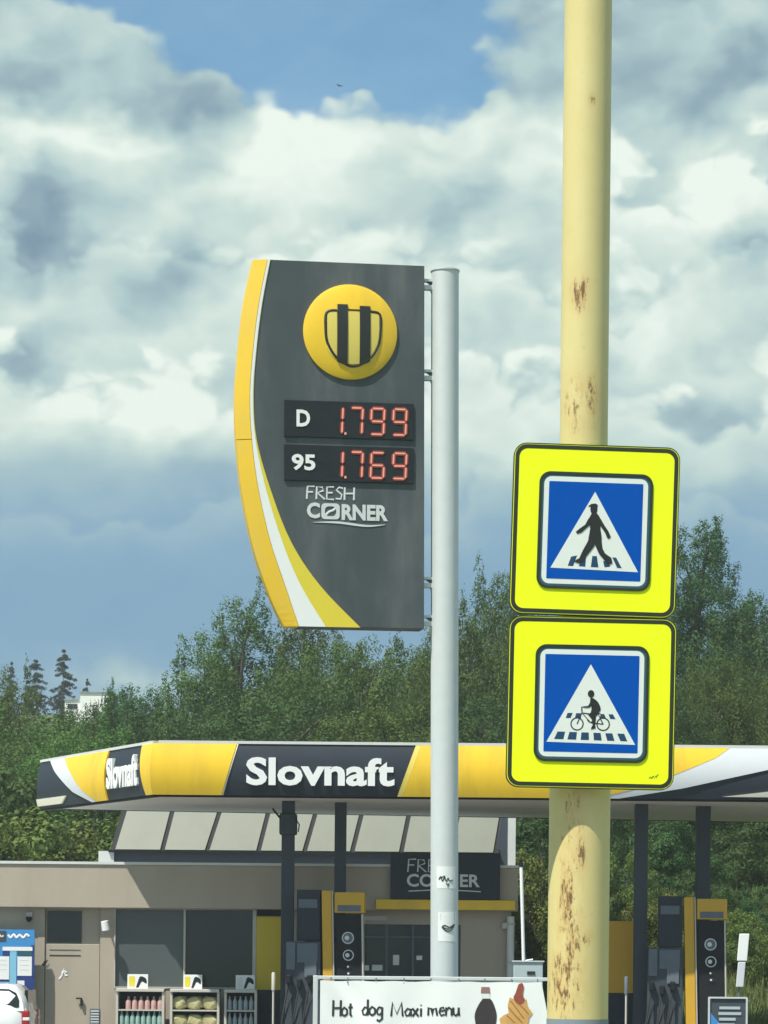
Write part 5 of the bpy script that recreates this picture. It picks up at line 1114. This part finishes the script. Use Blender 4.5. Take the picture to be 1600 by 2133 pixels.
tree('round_tree', 'round', 1250, 1330, 105, 'rounded tree mostly hidden behind the cyclist sign', GT, .8, rot=2.6)
tree('round_tree', 'round', 1500, 1372, 88, 'lighter tree in front of the tallest one, over the canopy at right', GT, .8, rot=3.3)
tree('round_tree', 'round', -5, 1392, 112, 'rounded tree at the left edge of the picture', GT, .6, rot=0.9)
tree('round_tree', 'round', 90, 1486, 104, 'spreading tree over the left end of the canopy', GT, 1.1, rot=4.4)
tree('round_tree', 'dark_round', 256, 1440, 116, 'dark round tree right of the far white house', GT, .7, rot=1.7)
tree('round_tree', 'dark_round', 305, 1432, 110, 'dark round tree left of the tall willow', GT, .75, rot=2.9)
tree('round_tree', 'dark_round', 165, 1466, 108, 'dark tree hiding the foot of the far white house', GT, .6, rot=0.3)
tree('round_tree', 'round', 200, 1512, 92, 'low spreading tree right above the canopy side lettering', GT, 1.1, rot=5.6)
tree('round_tree', 'dark_round', 380, 1475, 94, 'dark low tree behind the canopy corner', GT, 1.0, rot=3.9)
tree('round_tree', 'dark_round', 585, 1440, 92, 'dark low tree behind the large canopy lettering', GT, 1.2, rot=0.1)
tree('round_tree', 'round', 820, 1465, 90, 'low pale tree above the canopy left of the mast', GT, 1.1, rot=4.9)
tree('round_tree', 'dark_round', 1030, 1450, 90, 'low dark tree between the mast and the cyclist sign', GT, 1.0, rot=2.2)
tree('round_tree', 'dark_round', 1385, 1440, 84, 'low dark tree right beside the cyclist sign', GT, .9, rot=1.2)
GS = 'shrubs around the station'
tree('garden_shrub', 'shrub', 150, 1688, 73, 'bright green shrub under the left end of the canopy', GS, 1.2, 'shrub', 0.5, 0.4)
tree('garden_shrub', 'shrub', 40, 1700, 74, 'bright green shrub at the left edge above the shop roof', GS, 1.2, 'shrub', 2.5, 0.4)
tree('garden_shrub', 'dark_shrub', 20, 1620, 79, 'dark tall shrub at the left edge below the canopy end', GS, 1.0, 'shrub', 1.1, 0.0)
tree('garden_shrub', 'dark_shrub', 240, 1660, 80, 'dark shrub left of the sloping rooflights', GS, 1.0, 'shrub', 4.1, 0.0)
tree('garden_shrub', 'shrub', 1105, 1775, 70, 'bright shrub behind the thin white rod', GS, .8, 'shrub', 1.5)
tree('garden_shrub', 'shrub', 1300, 1770, 72, 'rounded bright shrub right of the lower yellow post', GS, .8, 'shrub', 3.5)
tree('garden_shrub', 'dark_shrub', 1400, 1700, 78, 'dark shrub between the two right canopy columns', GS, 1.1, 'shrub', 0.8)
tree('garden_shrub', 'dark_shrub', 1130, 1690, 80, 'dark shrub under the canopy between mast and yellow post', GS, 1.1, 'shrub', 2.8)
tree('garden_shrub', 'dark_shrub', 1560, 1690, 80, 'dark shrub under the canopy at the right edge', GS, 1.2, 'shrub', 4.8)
tree('garden_shrub', 'shrub', 1535, 1895, 68, 'low bright shrub above the leaning white board', GS, 1.0, 'shrub', 2.0)
tree('garden_shrub', 'dark_shrub', 1590, 1850, 72, 'dark shrub on the grassy bank at the right edge', GS, 1.0, 'shrub', 5.2)
tree('garden_shrub', 'shrub', 1370, 1860, 67, 'light shrub behind the right pump body', GS, .9, 'shrub', 4.0)
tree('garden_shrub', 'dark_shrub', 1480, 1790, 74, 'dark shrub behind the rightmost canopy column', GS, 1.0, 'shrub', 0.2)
# far spruces and house on the rising ground
def spruce_mesh(seed):
    r_ = random.Random(seed); cl = []
    for lv in range(40):
        t_ = lv / 39; z_ = 2 + 12.6 * t_ + r_.uniform(-.25, .25); rad = 3.4 * (1 - t_) ** .62 + .15
        for k in range(max(3, int(6 * (1 - t_) + 2))):
            a = r_.uniform(0, 6.28); ln = rad * r_.uniform(.55, 1.12)
            for j in range(3):
                f_ = (j + .6) / 3; cl.append((math.cos(a) * ln * f_, math.sin(a) * ln * f_, z_ - ln * f_ * .35, .22 + .12 * ln * .5, .22 + .12 * ln * .5, .16, .3 + .3 * ln))
    return leaf_cloud('crown', cl, 26000, 0.24, M['leaf_spruce'], seed, 0.35, 0.6)
sp_tr = trunk_mesh('trunk', 15.0, [], 0.22, 2)
KIND['spruce_a'] = (spruce_mesh(1), sp_tr, 15.0); KIND['spruce_b'] = (spruce_mesh(2), sp_tr, 15.0)
GP = 'far spruces on the rise'
for (px, py, Y, key, lbl, wd) in ((133, 1346, 235, 'spruce_a', 'tallest far spruce, just left of the white house', .9), (75, 1366, 240, 'spruce_b', 'second far spruce, left of the tallest', .95), (24, 1372, 240, 'spruce_a', 'pointed far spruce near the left edge', .6), (182, 1408, 245, 'spruce_b', 'small spruce behind the white house', .7)):
    tree('spruce_tree', key, px, py, Y, lbl, GP, wd, rot=px * .1, base=P(px, py, Y).z - (11.5 if px != 182 else 8.0))
YH = 225.0; hb = P(190, 1490, YH); hz0 = hb.z - 5
house = thing('far_house', 'white box-shaped house among the far spruces', 'house', (hb.x, YH, hz0))
s_ = F / YH; hx = lambda p: (p - 190) / s_; hzz = lambda p: P(190, p, YH).z - hz0
MB().box(hx(167), hx(226), 0, 3, 0, hzz(1443)).build('tower_block', M['house_white'], house)
MB().box(hx(134), hx(167) - .002, .3, 3, 0, hzz(1458)).build('wing', M['house_white'], house)
MB().box(hx(165), hx(228), -.1, 3.1, hzz(1443) + .002, hzz(1441)).build('roof', M['roof'], house)
MB().box(hx(132), hx(167) - .1, .2, 3.1, hzz(1458) + .002, hzz(1456)).build('roof', M['roof'], house)
MB().box(hx(140), hx(160), .25, .295, hzz(1476), hzz(1466)).build('window', M['glass'], house)
# grass on the bank
gr = np.random.default_rng(8); n = 26000
gx_ = gr.uniform(3.0, 14.0, n); gy_ = gr.uniform(61.5, 76.0, n); gz_ = np.array([hill_z(a, b) for a, b in zip(gx_, gy_)])
h_ = gr.uniform(.15, .5, n); an = gr.uniform(0, 3.14, n); dx, dy = np.cos(an) * .03, np.sin(an) * .03; lx, ly = gr.normal(0, .1, n), gr.normal(0, .1, n)
v = np.stack([np.stack([gx_ - dx, gy_ - dy, gz_ - .02], 1), np.stack([gx_ + dx, gy_ + dy, gz_ - .02], 1), np.stack([gx_ + lx, gy_ + ly, gz_ + h_], 1)], 1).reshape(-1, 3)
me = bpy.data.meshes.new('bank_grass'); me.vertices.add(3 * n); me.vertices.foreach_set('co', v.astype(np.float32).ravel()); me.loops.add(3 * n); me.loops.foreach_set('vertex_index', np.arange(3 * n, dtype=np.int32))
me.polygons.add(n); me.polygons.foreach_set('loop_start', np.arange(0, 3 * n, 3, dtype=np.int32)); me.polygons.foreach_set('loop_total', np.full(n, 3, dtype=np.int32)); me.update(calc_edges=True); me.materials.append(M['grass_blade'])
go = bpy.data.objects.new('bank_grass', me); C.objects.link(go); go['kind'] = 'stuff'; go['label'] = 'tall pale grass growing on the bank behind the pumps'; go['category'] = 'grass'

# ================================================================== thin summer haze over everything
HD = 0.0006
hm = bpy.data.materials.new('haze_air'); hm.use_nodes = True; nt = hm.node_tree; nt.nodes.clear()
ho = nt.nodes.new('ShaderNodeOutputMaterial'); pv = nt.nodes.new('ShaderNodeVolumePrincipled')
pv.inputs['Color'].default_value = (0.86, 0.93, 0.95, 1); pv.inputs['Density'].default_value = HD; pv.inputs['Anisotropy'].default_value = 0.25
nt.links.new(pv.outputs[0], ho.inputs['Volume'])
hz = MB().box(-2700, 2700, -2700, 2700, -1.5, 42).build('haze', hm); hz['kind'] = 'stuff'
